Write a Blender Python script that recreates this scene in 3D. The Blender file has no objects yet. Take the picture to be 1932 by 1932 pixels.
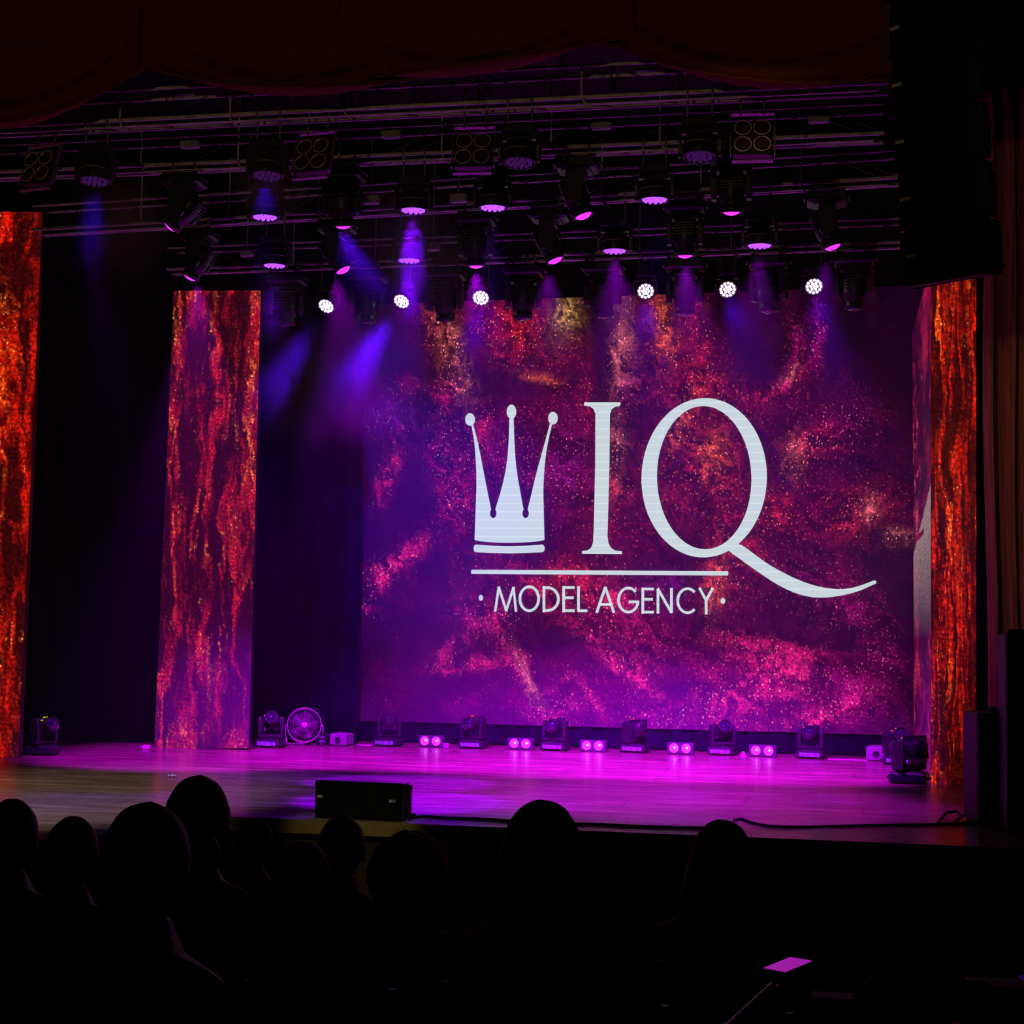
import bpy, math, random
import numpy as np
from mathutils import Vector, Matrix, noise as mnoise
from mathutils.geometry import tessellate_polygon
random.seed(7)
S = bpy.context.scene
COL = S.collection
# ------------------------------------------------------------------ camera
F = 3000.0
CAM = np.array([4.2, -13.3, 1.60]); YAW, PIT, ROL = [math.radians(a) for a in (11.13, 4.545, .946)]
cy, sy = math.cos(YAW), math.sin(YAW); cp, sp = math.cos(PIT), math.sin(PIT); cr, sr = math.cos(ROL), math.sin(ROL)
fw = np.array([-sy*cp, cy*cp, sp]); r0 = np.array([cy, sy, 0.]); u0 = np.cross(r0, fw)
rt = cr*r0+sr*u0; up = -sr*r0+cr*u0
def ray(px, py): return fw*F+rt*(px-966)+up*(966-py)
def aty(px, py, Y): d = ray(px, py); return Vector(CAM+d*(Y-CAM[1])/d[1])
def atz(px, py, Z): d = ray(px, py); return Vector(CAM+d*(Z-CAM[2])/d[2])
def atx(px, py, X): d = ray(px, py); return Vector(CAM+d*(X-CAM[0])/d[0])
cam = bpy.data.cameras.new('camera'); camo = bpy.data.objects.new('camera', cam); COL.objects.link(camo)
cam.sensor_fit = 'HORIZONTAL'; cam.sensor_width = 36; cam.lens = 36*F/1932; cam.clip_end = 200
camo.matrix_world = Matrix(((rt[0], up[0], -fw[0], CAM[0]), (rt[1], up[1], -fw[1], CAM[1]), (rt[2], up[2], -fw[2], CAM[2]), (0, 0, 0, 1)))
S.camera = camo
# ------------------------------------------------------------------ world, exposure, render options
S.view_settings.view_transform = 'Standard'; S.view_settings.look = 'None'
S.view_settings.exposure = 0.0; S.view_settings.gamma = 1.0; S.view_settings.use_curve_mapping = False
w = bpy.data.worlds.new('dark_hall'); S.world = w; w.use_nodes = True
w.node_tree.nodes['Background'].inputs[0].default_value = (.3, .2, .35, 1)
w.node_tree.nodes['Background'].inputs[1].default_value = 0.0
cy_ = S.cycles
cy_.max_bounces = 3; cy_.diffuse_bounces = 2; cy_.glossy_bounces = 2; cy_.transmission_bounces = 2; cy_.volume_bounces = 0
cy_.use_adaptive_sampling = True; cy_.adaptive_threshold = .06; cy_.adaptive_min_samples = 16; cy_.volume_step_rate = 2.5; cy_.volume_max_steps = 64
cy_.sample_clamp_indirect = 3.0; cy_.sample_clamp_direct = 0.0; cy_.caustics_reflective = False; cy_.caustics_refractive = False
# the lamps the rig carries are aimed here; (x, y, z) to (x, y, z)
def spot(name, loc, tgt, power, color, size, blend=.4, radius=.06):
    l = bpy.data.lights.new(name, 'SPOT'); l.energy = power; l.color = color; l.spot_size = math.radians(size); l.spot_blend = blend
    l.shadow_soft_size = radius
    o = bpy.data.objects.new(name, l); COL.objects.link(o); o.location = loc
    o.rotation_euler = (Vector(tgt)-Vector(loc)).to_track_quat('-Z', 'Y').to_euler(); return o
VIO = (.42, .0, 1.0); MAG = (.75, 0, 1.0); BLU = (.05, .0, 1.0)
# house spots above the audience: warm light on the front left of the stage, faint light on the right hand curtain
spot('house_spot', (-3.0, -7, 7.4), (-3.2, .9, 0), 2600, (1, .78, .52), 27, .7, .1)
spot('house_spot', (2.0, -7, 7.4), (.2, .2, 0), 700, (1, .85, .30), 7, .5, .1)
spot('house_spot', (0, -6, 7.0), (7.2, 4.6, 3.2), 460, (1, .62, .30), 22, .8, .1)
spot('added_front_spot', (1.0, -15, 3.2), (1.0, -.3, 6.7), 380, (1, .60, .30), 42, .5, .1)  # unseen lamp added to brighten the blinders and the valance
spot('house_spot', (4.0, -12, 7.5), (6.0, -3, 4.6), 160, (.8, 1, .8), 14, .6, .1)
# ------------------------------------------------------------------ helpers
def tag(o, label=None, cat=None, group=None, kind=None):
    if label: o['label'] = label
    if cat: o['category'] = cat
    if group: o['group'] = group
    if kind: o['kind'] = kind
    return o
def empty(name, loc=(0, 0, 0), rot=(0, 0, 0), scale=1):
    o = bpy.data.objects.new(name, None); COL.objects.link(o); o.location = loc; o.rotation_euler = rot; o.scale = (scale,)*3
    o.empty_display_size = .1; return o
class MB:
    def __init__(s): s.v = []; s.f = []; s.sm = []
    def add(s, vs, fs, smooth=False, M=None):
        n = len(s.v)
        s.v += [tuple(M @ Vector(v)) if M else tuple(v) for v in vs]
        for q in fs: s.f.append(tuple(i+n for i in q)); s.sm.append(smooth)
        return s
    def box(s, c, d, M=None, taper=1.0, ch=0.0):
        x, y, z = d[0]/2, d[1]/2, d[2]/2
        if ch <= 0:
            vs = [(c[0]+a*x*(taper if k > 0 else 1), c[1]+b*y*(taper if k > 0 else 1), c[2]+k*z) for k in (-1, 1) for a, b in ((-1, -1), (1, -1), (1, 1), (-1, 1))]
            return s.add(vs, [(3, 2, 1, 0), (4, 5, 6, 7), (0, 1, 5, 4), (1, 2, 6, 5), (2, 3, 7, 6), (3, 0, 4, 7)], False, M)
        rings = []
        for zz, ins in ((-z, ch), (-z+ch, 0), (z-ch, 0), (z, ch)):
            t = taper if zz > 0 else 1
            X, Y = (x-ins)*t, (y-ins)*t
            k = ch*.9
            rings.append([(c[0]+a, c[1]+b, c[2]+zz) for a, b in ((-X+k, -Y), (X-k, -Y), (X, -Y+k), (X, Y-k), (X-k, Y), (-X+k, Y), (-X, Y-k), (-X, -Y+k))])
        return s.loft(rings, False, M)
    def loft(s, rings, smooth=True, M=None, cap=True, closed=True):
        n = len(rings[0]); vs = [p for r in rings for p in r]; fs = []
        m = n if closed else n-1
        for i in range(len(rings)-1):
            for j in range(m): fs.append((i*n+j, i*n+(j+1) % n, (i+1)*n+(j+1) % n, (i+1)*n+j))
        s.add(vs, fs, smooth, M)
        if cap and closed:
            s.add(rings[0], [tuple(range(n))[::-1]], False, M); s.add(rings[-1], [tuple(range(n))], False, M)
        return s
    def cyl(s, a, b, ra, rb=None, n=12, M=None, cap=True):
        a, b = Vector(a), Vector(b); rb = ra if rb is None else rb
        q = (b-a).to_track_quat('Z', 'Y')
        R = [[tuple(p+q @ Vector((r*math.cos(2*math.pi*i/n), r*math.sin(2*math.pi*i/n), 0))) for i in range(n)] for p, r in ((a, ra), (b, rb))]
        return s.loft(R, True, M, cap)
    def lathe(s, prof, n=24, M=None, cap=True):
        R = [[(r*math.cos(2*math.pi*i/n), r*math.sin(2*math.pi*i/n), z) for i in range(n)] for r, z in prof]
        return s.loft(R, True, M, cap)
    def sph(s, c, r, n=16, m=10, M=None):
        if isinstance(r, (int, float)): r = (r, r, r)
        R = []
        for k in range(m+1):
            t = math.pi*(k/m) if 0 < k < m else (.001 if k == 0 else math.pi-.001)
            R.append([(c[0]+r[0]*math.sin(t)*math.cos(2*math.pi*i/n), c[1]+r[1]*math.sin(t)*math.sin(2*math.pi*i/n), c[2]-r[2]*math.cos(t)) for i in range(n)])
        return s.loft(R, True, M)
    def tube(s, pts, r, n=8, M=None):
        pts = [Vector(p) for p in pts]; R = []
        for i, p in enumerate(pts):
            d = (pts[min(i+1, len(pts)-1)]-pts[max(i-1, 0)]).normalized()
            x = d.cross(Vector((.13, .37, .92))).normalized(); y = d.cross(x)
            R.append([tuple(p+x*r*math.cos(2*math.pi*k/n)+y*r*math.sin(2*math.pi*k/n)) for k in range(n)])
        return s.loft(R, True, M)
    def torus(s, R, r, n=32, m=8, M=None, z=0):
        vs = []; fs = []
        for i in range(n):
            a = 2*math.pi*i/n
            for j in range(m):
                b = 2*math.pi*j/m
                vs.append(((R+r*math.cos(b))*math.cos(a), (R+r*math.cos(b))*math.sin(a), z+r*math.sin(b)))
                fs.append((i*m+j, ((i+1) % n)*m+j, ((i+1) % n)*m+(j+1) % m, i*m+(j+1) % m))
        return s.add(vs, fs, True, M)
    def mesh(s, name):
        me = bpy.data.meshes.new(name); me.from_pydata(s.v, [], s.f); me.polygons.foreach_set('use_smooth', s.sm); me.update(); return me
    def build(s, name, mat, parent=None, loc=(0, 0, 0), rot=(0, 0, 0)):
        me = s.mesh(name); me.materials.append(mat)
        o = bpy.data.objects.new(name, me); COL.objects.link(o); o.parent = parent; o.location = loc; o.rotation_euler = rot
        return o
def kids(o): return [c for c in bpy.data.objects if c.parent == o]
def dup(o, parent=None, tree=None):
    c = o.copy(); COL.objects.link(c); c.parent = parent
    for k in kids(o): dup(k, c)
    return c
def part(root, name):
    for c in kids(root):
        if c.name.split('.')[0] == name: return c
def RX(a): return Matrix.Rotation(a, 4, 'X')
def T(x, y, z): return Matrix.Translation((x, y, z))
# ------------------------------------------------------------------ materials
def newmat(name):
    m = bpy.data.materials.new(name); m.use_nodes = True; nt = m.node_tree
    return m, nt, nt.nodes, nt.links, nt.nodes['Principled BSDF']
def mat(name, col, rough=.5, metal=0., var=.25, scale=12., bump=.0, emis=None, es=0., spec=.5, coat=0., stretch=None):
    m, nt, N, L, b = newmat(name)
    b.inputs['Roughness'].default_value = rough; b.inputs['Metallic'].default_value = metal
    b.inputs['Specular IOR Level'].default_value = spec; b.inputs['Coat Weight'].default_value = coat
    tc = N.new('ShaderNodeTexCoord'); nz = N.new('ShaderNodeTexNoise'); nz.inputs['Scale'].default_value = scale; nz.inputs['Detail'].default_value = 4
    if stretch:
        mp = N.new('ShaderNodeMapping'); mp.inputs['Scale'].default_value = stretch; L.new(tc.outputs['Object'], mp.inputs[0]); L.new(mp.outputs[0], nz.inputs['Vector'])
    else: L.new(tc.outputs['Object'], nz.inputs['Vector'])
    cr_ = N.new('ShaderNodeValToRGB'); e = cr_.color_ramp.elements
    e[0].position = .3; e[1].position = .7
    e[0].color = (*[c*(1-var) for c in col], 1); e[1].color = (*[min(1, c*(1+var)) for c in col], 1)
    L.new(nz.outputs['Fac'], cr_.inputs[0]); L.new(cr_.outputs[0], b.inputs['Base Color'])
    if bump:
        bp = N.new('ShaderNodeBump'); bp.inputs['Strength'].default_value = bump; L.new(nz.outputs['Fac'], bp.inputs['Height']); L.new(bp.outputs[0], b.inputs['Normal'])
    if emis:
        b.inputs['Emission Color'].default_value = (*emis, 1); b.inputs['Emission Strength'].default_value = es
    return m
M = {}
M['black_metal'] = mat('black_metal', (.012, .012, .014), .38, .0, .3, 30)
M['body'] = mat('lamp_body_plastic', (.022, .022, .03), .42, 0, .25, 25, .05)
M['grey_metal'] = mat('grey_metal', (.30, .29, .30), .42, .6, .2, 20)
M['dark_box'] = mat('lamp_box_paint', (.07, .07, .09), .5, 0, .2, 20)
M['truss_metal'] = mat('truss_tube', (.62, .58, .62), .5, .0, .3, 9)
M['cable'] = mat('cable_rubber', (.012, .012, .012), .55, 0, .2, 20)
M['pale_plastic'] = mat('pale_plastic', (.34, .33, .36), .5, 0, .08, 10)
M['white_plastic'] = mat('white_plastic', (.75, .73, .72), .45, 0, .06, 10)
M['speaker'] = mat('speaker_paint', (.010, .010, .011), .6, 0, .4, 60, .2)
M['grille'] = mat('speaker_grille', (.003, .0035, .003), .8, 0, .6, 220, .3, spec=.15)
M['skirt'] = mat('black_velour', (.006, .006, .014), .9, 0, .4, 8, .1, spec=.1)
M['navy'] = mat('navy_velour', (.007, .007, .022), .9, 0, .4, 6, .1, spec=.1)
M['wine'] = mat('dark_red_velvet', (.15, .034, .010), .85, 0, .35, 26, .1, spec=.2, stretch=(3, 3, .4))
M['gold'] = mat('red_gold_drape', (.32, .10, .035), .7, 0, .5, 10, .1, stretch=(4, 4, .15))
M['wood_front'] = mat('stage_front_board', (.035, .014, .007), .6, 0, .3, 5, .05, stretch=(1, 1, 6))
M['hair'] = mat('dark_hair', (.010, .007, .005), .55, 0, .5, 60, .3, stretch=(1, 1, .2))
M['skin'] = mat('skin', (.28, .15, .10), .6, 0, .1, 10)
M['cloth'] = mat('dark_clothing', (.010, .010, .012), .9, 0, .3, 30, .1)
M['capcloth'] = mat('cap_cloth', (.05, .06, .16), .7, 0, .2, 30)
M['seat'] = mat('seat_fabric', (.012, .006, .012), .85, 0, .3, 60, .1)
M['seat_shell'] = mat('seat_shell', (.015, .012, .012), .35, 0, .2, 10)
M['wall'] = mat('hall_wall', (.02, .016, .016), .85, 0, .3, 3)
M['hallfloor'] = mat('hall_carpet', (.012, .008, .008), .95, 0, .3, 40)
M['fan_blade'] = mat('fan_blade_plastic', (.09, .085, .10), .4, 0, .1, 10)
M['fan_metal'] = mat('fan_wire', (.55, .52, .56), .35, .5, .1, 20)
M['lens_glass'] = mat('lens_glass', (.02, .015, .05), .06, 0, .1, 10, spec=.9, coat=1.)
M['ledred'] = mat('red_display', (.1, .0, .0), .4, emis=(1, .03, .08), es=1.3)
M['ledyel'] = mat('yellow_display', (.1, .1, .0), .4, emis=(.9, .8, .02), es=.6)
M['panel'] = mat('display_panel', (.22, .18, .34), .3, 0, .5, 18, emis=(.2, .08, .9), es=.10)
M['badge'] = mat('badge_silver', (.5, .52, .5), .4, 0, .2, 40)
M['badge_blue'] = mat('badge_blue', (.12, .25, .6), .4, 0, .2, 40)
M['chrome'] = mat('bright_rim', (.75, .55, .50), .45, .1, .1, 20)
M['bowl'] = mat('reflector_bowl', (.10, .07, .07), .35, .6, .2, 20)
M['led_off'] = mat('lamp_lens_dim', (.1, .05, .15), .3, emis=(.35, .05, .8), es=.07)
M['led_violet'] = mat('led_cell_violet', (.1, .05, .15), .3, emis=(.30, .05, 1), es=2.2)
M['led_white'] = mat('led_cell_white', (.3, .3, .3), .3, emis=(.9, .68, 1), es=5)
M['led_ring'] = mat('led_cell_blue', (.1, .1, .3), .3, emis=(.35, .1, 1), es=7)
M['glint'] = mat('lens_glow', (.1, .02, .1), .3, emis=(.75, .03, 1), es=1.6)
M['cob'] = mat('blinder_lamp_magenta', (.3, .1, .3), .4, emis=(.72, .04, .85), es=.85)
M['cobdot'] = mat('blinder_lamp_core', (.5, .5, .5), .4, emis=(1, .75, .65), es=3)
# ------------------------------------------------------------------ LED screen shaders
def led_shader(name, attr=True):
    m, nt, N, L, b = newmat(name)
    b.inputs['Base Color'].default_value = (.06, .05, .07, 1); b.inputs['Roughness'].default_value = .55; b.inputs['Specular IOR Level'].default_value = .3
    A = N.new('ShaderNodeAttribute'); A.attribute_name = 'glow'
    B = N.new('ShaderNodeAttribute'); B.attribute_name = 'spark'
    tc = N.new('ShaderNodeTexCoord')
    def vor(scale, thr, stretch):
        mp = N.new('ShaderNodeMapping'); mp.inputs['Scale'].default_value = stretch
        dn = N.new('ShaderNodeTexNoise'); dn.inputs['Scale'].default_value = scale*.6
        L.new(tc.outputs['Object'], dn.inputs['Vector'])
        mx = N.new('ShaderNodeVectorMath'); mx.operation = 'MULTIPLY_ADD'; mx.inputs[1].default_value = (.06,)*3
        L.new(dn.outputs['Color'], mx.inputs[0]); L.new(tc.outputs['Object'], mx.inputs[2]); L.new(mx.outputs[0], mp.inputs[0])
        v = N.new('ShaderNodeTexVoronoi'); v.inputs['Scale'].default_value = scale; L.new(mp.outputs[0], v.inputs['Vector'])
        r = N.new('ShaderNodeMapRange'); r.inputs[1].default_value = thr; r.inputs[2].default_value = thr*.45; L.new(v.outputs['Distance'], r.inputs[0])
        s = N.new('ShaderNodeSeparateColor'); L.new(v.outputs['Color'], s.inputs[0])
        p = N.new('ShaderNodeMath'); p.operation = 'POWER'; p.inputs[1].default_value = 4.0; L.new(s.outputs[0], p.inputs[0])
        q = N.new('ShaderNodeMath'); q.operation = 'MULTIPLY'; L.new(p.outputs[0], q.inputs[0]); L.new(r.outputs[0], q.inputs[1])
        return q
    v1 = vor(30, .36, (1, 1, .8)); v2 = vor(14, .20, (1, 1, .75))
    ad = N.new('ShaderNodeMath'); ad.operation = 'ADD'; L.new(v1.outputs[0], ad.inputs[0]); L.new(v2.outputs[0], ad.inputs[1])
    # faint module seams and fine row lines of the LED wall
    sx = N.new('ShaderNodeSeparateXYZ'); L.new(tc.outputs['Object'], sx.inputs[0])
    wv = N.new('ShaderNodeMath'); wv.operation = 'SINE'; ml = N.new('ShaderNodeMath'); ml.operation = 'MULTIPLY'; ml.inputs[1].default_value = 2*math.pi/.0625
    L.new(sx.outputs['Z'], ml.inputs[0]); L.new(ml.outputs[0], wv.inputs[0])
    rr = N.new('ShaderNodeMapRange'); rr.inputs[1].default_value = -1; rr.inputs[2].default_value = 1; rr.inputs[3].default_value = .88; rr.inputs[4].default_value = 1.06; L.new(wv.outputs[0], rr.inputs[0])
    fn = N.new('ShaderNodeTexNoise'); fn.inputs['Scale'].default_value = 30; fn.inputs['Detail'].default_value = 4; L.new(tc.outputs['Object'], fn.inputs['Vector'])
    fr = N.new('ShaderNodeMapRange'); fr.inputs[1].default_value = .35; fr.inputs[2].default_value = .7; fr.inputs[3].default_value = .35; fr.inputs[4].default_value = 1.8; L.new(fn.outputs['Fac'], fr.inputs[0])
    mm = N.new('ShaderNodeMath'); mm.operation = 'MULTIPLY'; L.new(rr.outputs[0], mm.inputs[0]); L.new(fr.outputs[0], mm.inputs[1])
    s1 = N.new('ShaderNodeVectorMath'); s1.operation = 'SCALE'; L.new(A.outputs['Color'], s1.inputs[0]); L.new(mm.outputs[0], s1.inputs['Scale'])
    s2 = N.new('ShaderNodeVectorMath'); s2.operation = 'SCALE'; L.new(B.outputs['Color'], s2.inputs[0]); L.new(ad.outputs[0], s2.inputs['Scale'])
    sm = N.new('ShaderNodeVectorMath'); sm.operation = 'ADD'; L.new(s1.outputs[0], sm.inputs[0]); L.new(s2.outputs[0], sm.inputs[1])
    L.new(sm.outputs[0], b.inputs['Emission Color']); b.inputs['Emission Strength'].default_value = 1.0
    return m
M['led_wall'] = led_shader('led_wall_picture')
def white_led():
    m, nt, N, L, b = newmat('led_white_picture')
    b.inputs['Base Color'].default_value = (.08, .08, .08, 1)
    tc = N.new('ShaderNodeTexCoord'); sx = N.new('ShaderNodeSeparateXYZ'); L.new(tc.outputs['Object'], sx.inputs[0])
    ml = N.new('ShaderNodeMath'); ml.operation = 'MULTIPLY'; ml.inputs[1].default_value = 1/.125; L.new(sx.outputs['Z'], ml.inputs[0])
    fr = N.new('ShaderNodeMath'); fr.operation = 'FRACT'; L.new(ml.outputs[0], fr.inputs[0])
    c = N.new('ShaderNodeValToRGB'); c.color_ramp.elements[0].color = (.70, .80, .80, 1); c.color_ramp.elements[1].color = (.56, .68, .69, 1)
    c.color_ramp.elements[0].position = .05; c.color_ramp.elements[1].position = .16
    L.new(fr.outputs[0], c.inputs[0]); L.new(c.outputs[0], b.inputs['Emission Color']); b.inputs['Emission Strength'].default_value = 1.0
    return m
M['led_white'] , M['logo'] = M['led_white'], white_led()
# stage floor: glossy tan laminate, planks running across
def floor_mat():
    m, nt, N, L, b = newmat('stage_laminate')
    tc = N.new('ShaderNodeTexCoord'); mp = N.new('ShaderNodeMapping'); mp.inputs['Scale'].default_value = (.5, 3.2, 1); L.new(tc.outputs['Object'], mp.inputs[0])
    nz = N.new('ShaderNodeTexNoise'); nz.inputs['Scale'].default_value = 1.6; nz.inputs['Detail'].default_value = 8; nz.inputs['Roughness'].default_value = .65; L.new(mp.outputs[0], nz.inputs['Vector'])
    c = N.new('ShaderNodeValToRGB'); e = c.color_ramp.elements; e[0].position = .3; e[0].color = (.17, .12, .075, 1); e[1].position = .72; e[1].color = (.46, .36, .24, 1)
    L.new(nz.outputs['Fac'], c.inputs[0])
    br = N.new('ShaderNodeTexBrick'); br.inputs['Scale'].default_value = .7; br.inputs['Mortar Size'].default_value = .006; br.inputs['Color1'].default_value = (1, 1, 1, 1); br.inputs['Color2'].default_value = (.86, .86, .86, 1)
    br.inputs['Mortar'].default_value = (.5, .5, .5, 1); br.inputs['Brick Width'].default_value = 1.6; br.inputs['Row Height'].default_value = .5; L.new(tc.outputs['Object'], br.inputs['Vector'])
    mx = N.new('ShaderNodeMix'); mx.data_type = 'RGBA'; mx.blend_type = 'MULTIPLY'; mx.inputs[0].default_value = 1
    L.new(c.outputs[0], mx.inputs[6]); L.new(br.outputs['Color'], mx.inputs[7]); L.new(mx.outputs[2], b.inputs['Base Color'])
    r = N.new('ShaderNodeMapRange'); r.inputs[1].default_value = .3; r.inputs[2].default_value = .7; r.inputs[3].default_value = .16; r.inputs[4].default_value = .30; L.new(nz.outputs['Fac'], r.inputs[0]); L.new(r.outputs[0], b.inputs['Roughness'])
    bp = N.new('ShaderNodeBump'); bp.inputs['Strength'].default_value = .04; L.new(nz.outputs['Fac'], bp.inputs['Height']); L.new(bp.outputs[0], b.inputs['Normal'])
    b.inputs['Specular IOR Level'].default_value = .45
    return m
M['stage'] = floor_mat()
# ------------------------------------------------------------------ the setting
def struct(name, mb, m): return tag(mb.build(name, m), kind='structure')
def slab(x0, x1, y0, y1, z0, z1): return MB().box(((x0+x1)/2, (y0+y1)/2, (z0+z1)/2), (x1-x0, y1-y0, z1-z0))
def rake(y): return -1.15+max(0, (-1.8-y))*.135          # height of the raked hall floor
struct('floor', slab(-10, 10, .10, 12, -.12, 0), M['stage'])
AP = [(-10, .1), (-.95, .1), (-1.25, -1.2), (-1.9, -2.2), (-10, -2.4)]
def prism(pts, z0, z1):
    n = len(pts); return MB().add([(x, y, z0) for x, y in pts]+[(x, y, z1) for x, y in pts], [tuple(range(n)), tuple(range(n, 2*n))[::-1]]+[(i, n+i, n+(i+1) % n, (i+1) % n) for i in range(n)])
struct('floor_apron', prism(AP, -.06, 0), M['stage'])
struct('wall_apron_front', prism([(x, y+.04 if y < 0 else y) for x, y in AP], -1.15, -.06), M['wood_front'])
struct('wall_stage_front', slab(-10, 10, .16, .30, -1.15, -.12), M['wood_front'])
fl = MB().add([(-10, .3, -1.15), (10, .3, -1.15), (10, -1.8, -1.15), (-10, -1.8, -1.15), (-10, -17, rake(-17)), (10, -17, rake(-17)),
               (-10, .3, -1.35), (10, .3, -1.35), (10, -17, -1.35), (-10, -17, -1.35)],
              [(0, 3, 2, 1), (3, 4, 5, 2), (6, 7, 8, 9), (0, 1, 7, 6), (4, 9, 8, 5)])
struct('floor_hall', fl, M['hallfloor'])
struct('wall_back', slab(-10, 10, 12, 12.2, -.1, 10), M['wall'])
struct('wall_left', slab(-10.2, -10, -17, 12.2, -1.3, 10), M['wall'])
struct('wall_right', slab(10, 10.2, -17, 12.2, -1.3, 10), M['wall'])
struct('wall_rear', slab(-10.2, 10.2, -17.2, -17, -1.3, 10), M['wall'])
struct('ceiling', slab(-10.2, 10.2, -17.2, 12.2, 10, 10.2), M['wall'])
# ------------------------------------------------------------------ drapes
def drape(name, x0, x1, y, z0, z1, m, pleat=.28, depth=.07, label='', cat='curtain', group=None, n=None, y1=None):
    y1 = y if y1 is None else y1
    L_ = abs(x1-x0)+abs(y1-y); n = n or max(24, int(L_/.035)); vs = []; fs = []; rows = 12
    ph = random.random()*9
    for k in range(rows+1):
        t = k/rows; z = z0+(z1-z0)*t
        for i in range(n+1):
            s = i/n; d = s*L_
            wob = depth*(math.sin(2*math.pi*d/pleat+1.3*math.sin(d*1.7+ph))+.35*math.sin(2*math.pi*d/pleat*2.3+ph))*(1.0-.25*t)
            nx, ny = (-(y1-y)/L_, (x1-x0)/L_)
            vs.append((x0+(x1-x0)*s+nx*wob+.02*math.sin(z*1.1+d*3), y+(y1-y)*s-ny*wob, z))
    for k in range(rows):
        for i in range(n): a = k*(n+1)+i; fs.append((a, a+1, a+n+2, a+n+1))
    mb = MB().add(vs, fs, True); o = mb.build(name, m)
    so = o.modifiers.new('thickness', 'SOLIDIFY'); so.thickness = .012
    return tag(o, label, cat, group)
YS = 10.2
drape('backdrop_curtain', -9.8, 9.8, 11.2, .02, 9.2, M['navy'], .35, .07, 'wide dark navy backdrop curtain filling the stage behind the big screen')
# ------------------------------------------------------------------ LED picture meshes
def fbm(u, v, seed, octs=4):
    rng = np.random.RandomState(seed); out = np.zeros_like(u); amp = 1; tot = 0
    for o in range(octs):
        g = rng.rand(64, 64); x = u*2**o; y = v*2**o
        xi = np.floor(x).astype(int); yi = np.floor(y).astype(int); fx = x-xi; fy = y-yi
        fx = fx*fx*(3-2*fx); fy = fy*fy*(3-2*fy)
        a = g[xi % 64, yi % 64]; b = g[(xi+1) % 64, yi % 64]; c = g[xi % 64, (yi+1) % 64]; d = g[(xi+1) % 64, (yi+1) % 64]
        out += amp*((a*(1-fx)+b*fx)*(1-fy)+(c*(1-fx)+d*fx)*fy); tot += amp; amp *= .55
    return out/tot
def lin(c): return np.array([((x/255+.055)/1.055)**2.4 if x > 10 else x/255/12.92 for x in c])
def led_mesh(name, corners, nx, ny, paint, parent, thick=.09, back=None):
    """corners: top-left, top-right, bottom-right, bottom-left world points; the front is a fine grid that carries the picture."""
    tl, tr, br_, bl = [np.array(c) for c in corners]
    s, t = np.meshgrid(np.linspace(0, 1, nx+1), np.linspace(0, 1, ny+1))
    P = (tl*(1-s)[..., None]+tr*s[..., None])*(1-t)[..., None]+(bl*(1-s)[..., None]+br_*s[..., None])*t[..., None]
    glow, spark = paint(s, t)
    vs = P.reshape(-1, 3); nrm = np.cross(tr-tl, bl-tl); nrm = nrm/np.linalg.norm(nrm)
    if nrm[1] < 0: nrm = -nrm
    if back is not None: nrm = np.array(back)
    idx = np.arange((nx+1)*(ny+1)).reshape(ny+1, nx+1)
    q = np.stack([idx[:-1, :-1], idx[1:, :-1], idx[1:, 1:], idx[:-1, 1:]], -1).reshape(-1, 4)
    me = bpy.data.meshes.new(name); me.from_pydata(vs.tolist(), [], q.tolist())
    for nm, arr in (('glow', glow), ('spark', spark)):
        at = me.attributes.new(nm, 'FLOAT_COLOR', 'POINT')
        rgba = np.ones((len(vs), 4), dtype=np.float32); rgba[:, :3] = np.clip(arr.reshape(-1, 3), 0, 5); at.data.foreach_set('color', rgba.ravel())
    me.materials.append(M['led_wall']); me.update()
    o = bpy.data.objects.new(name, me); COL.objects.link(o); o.parent = parent
    cab = MB(); e = nrm*thick; off = nrm*.002
    c4 = [tl, tr, br_, bl]
    cab.add([tuple(c+off) for c in c4]+[tuple(c+e) for c in c4], [(0, 1, 2, 3), (7, 6, 5, 4), (0, 4, 5, 1), (1, 5, 6, 2), (2, 6, 7, 3), (3, 7, 4, 0)])
    cab.build('screen_cabinet', M['black_metal'], parent)
    return o
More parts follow.
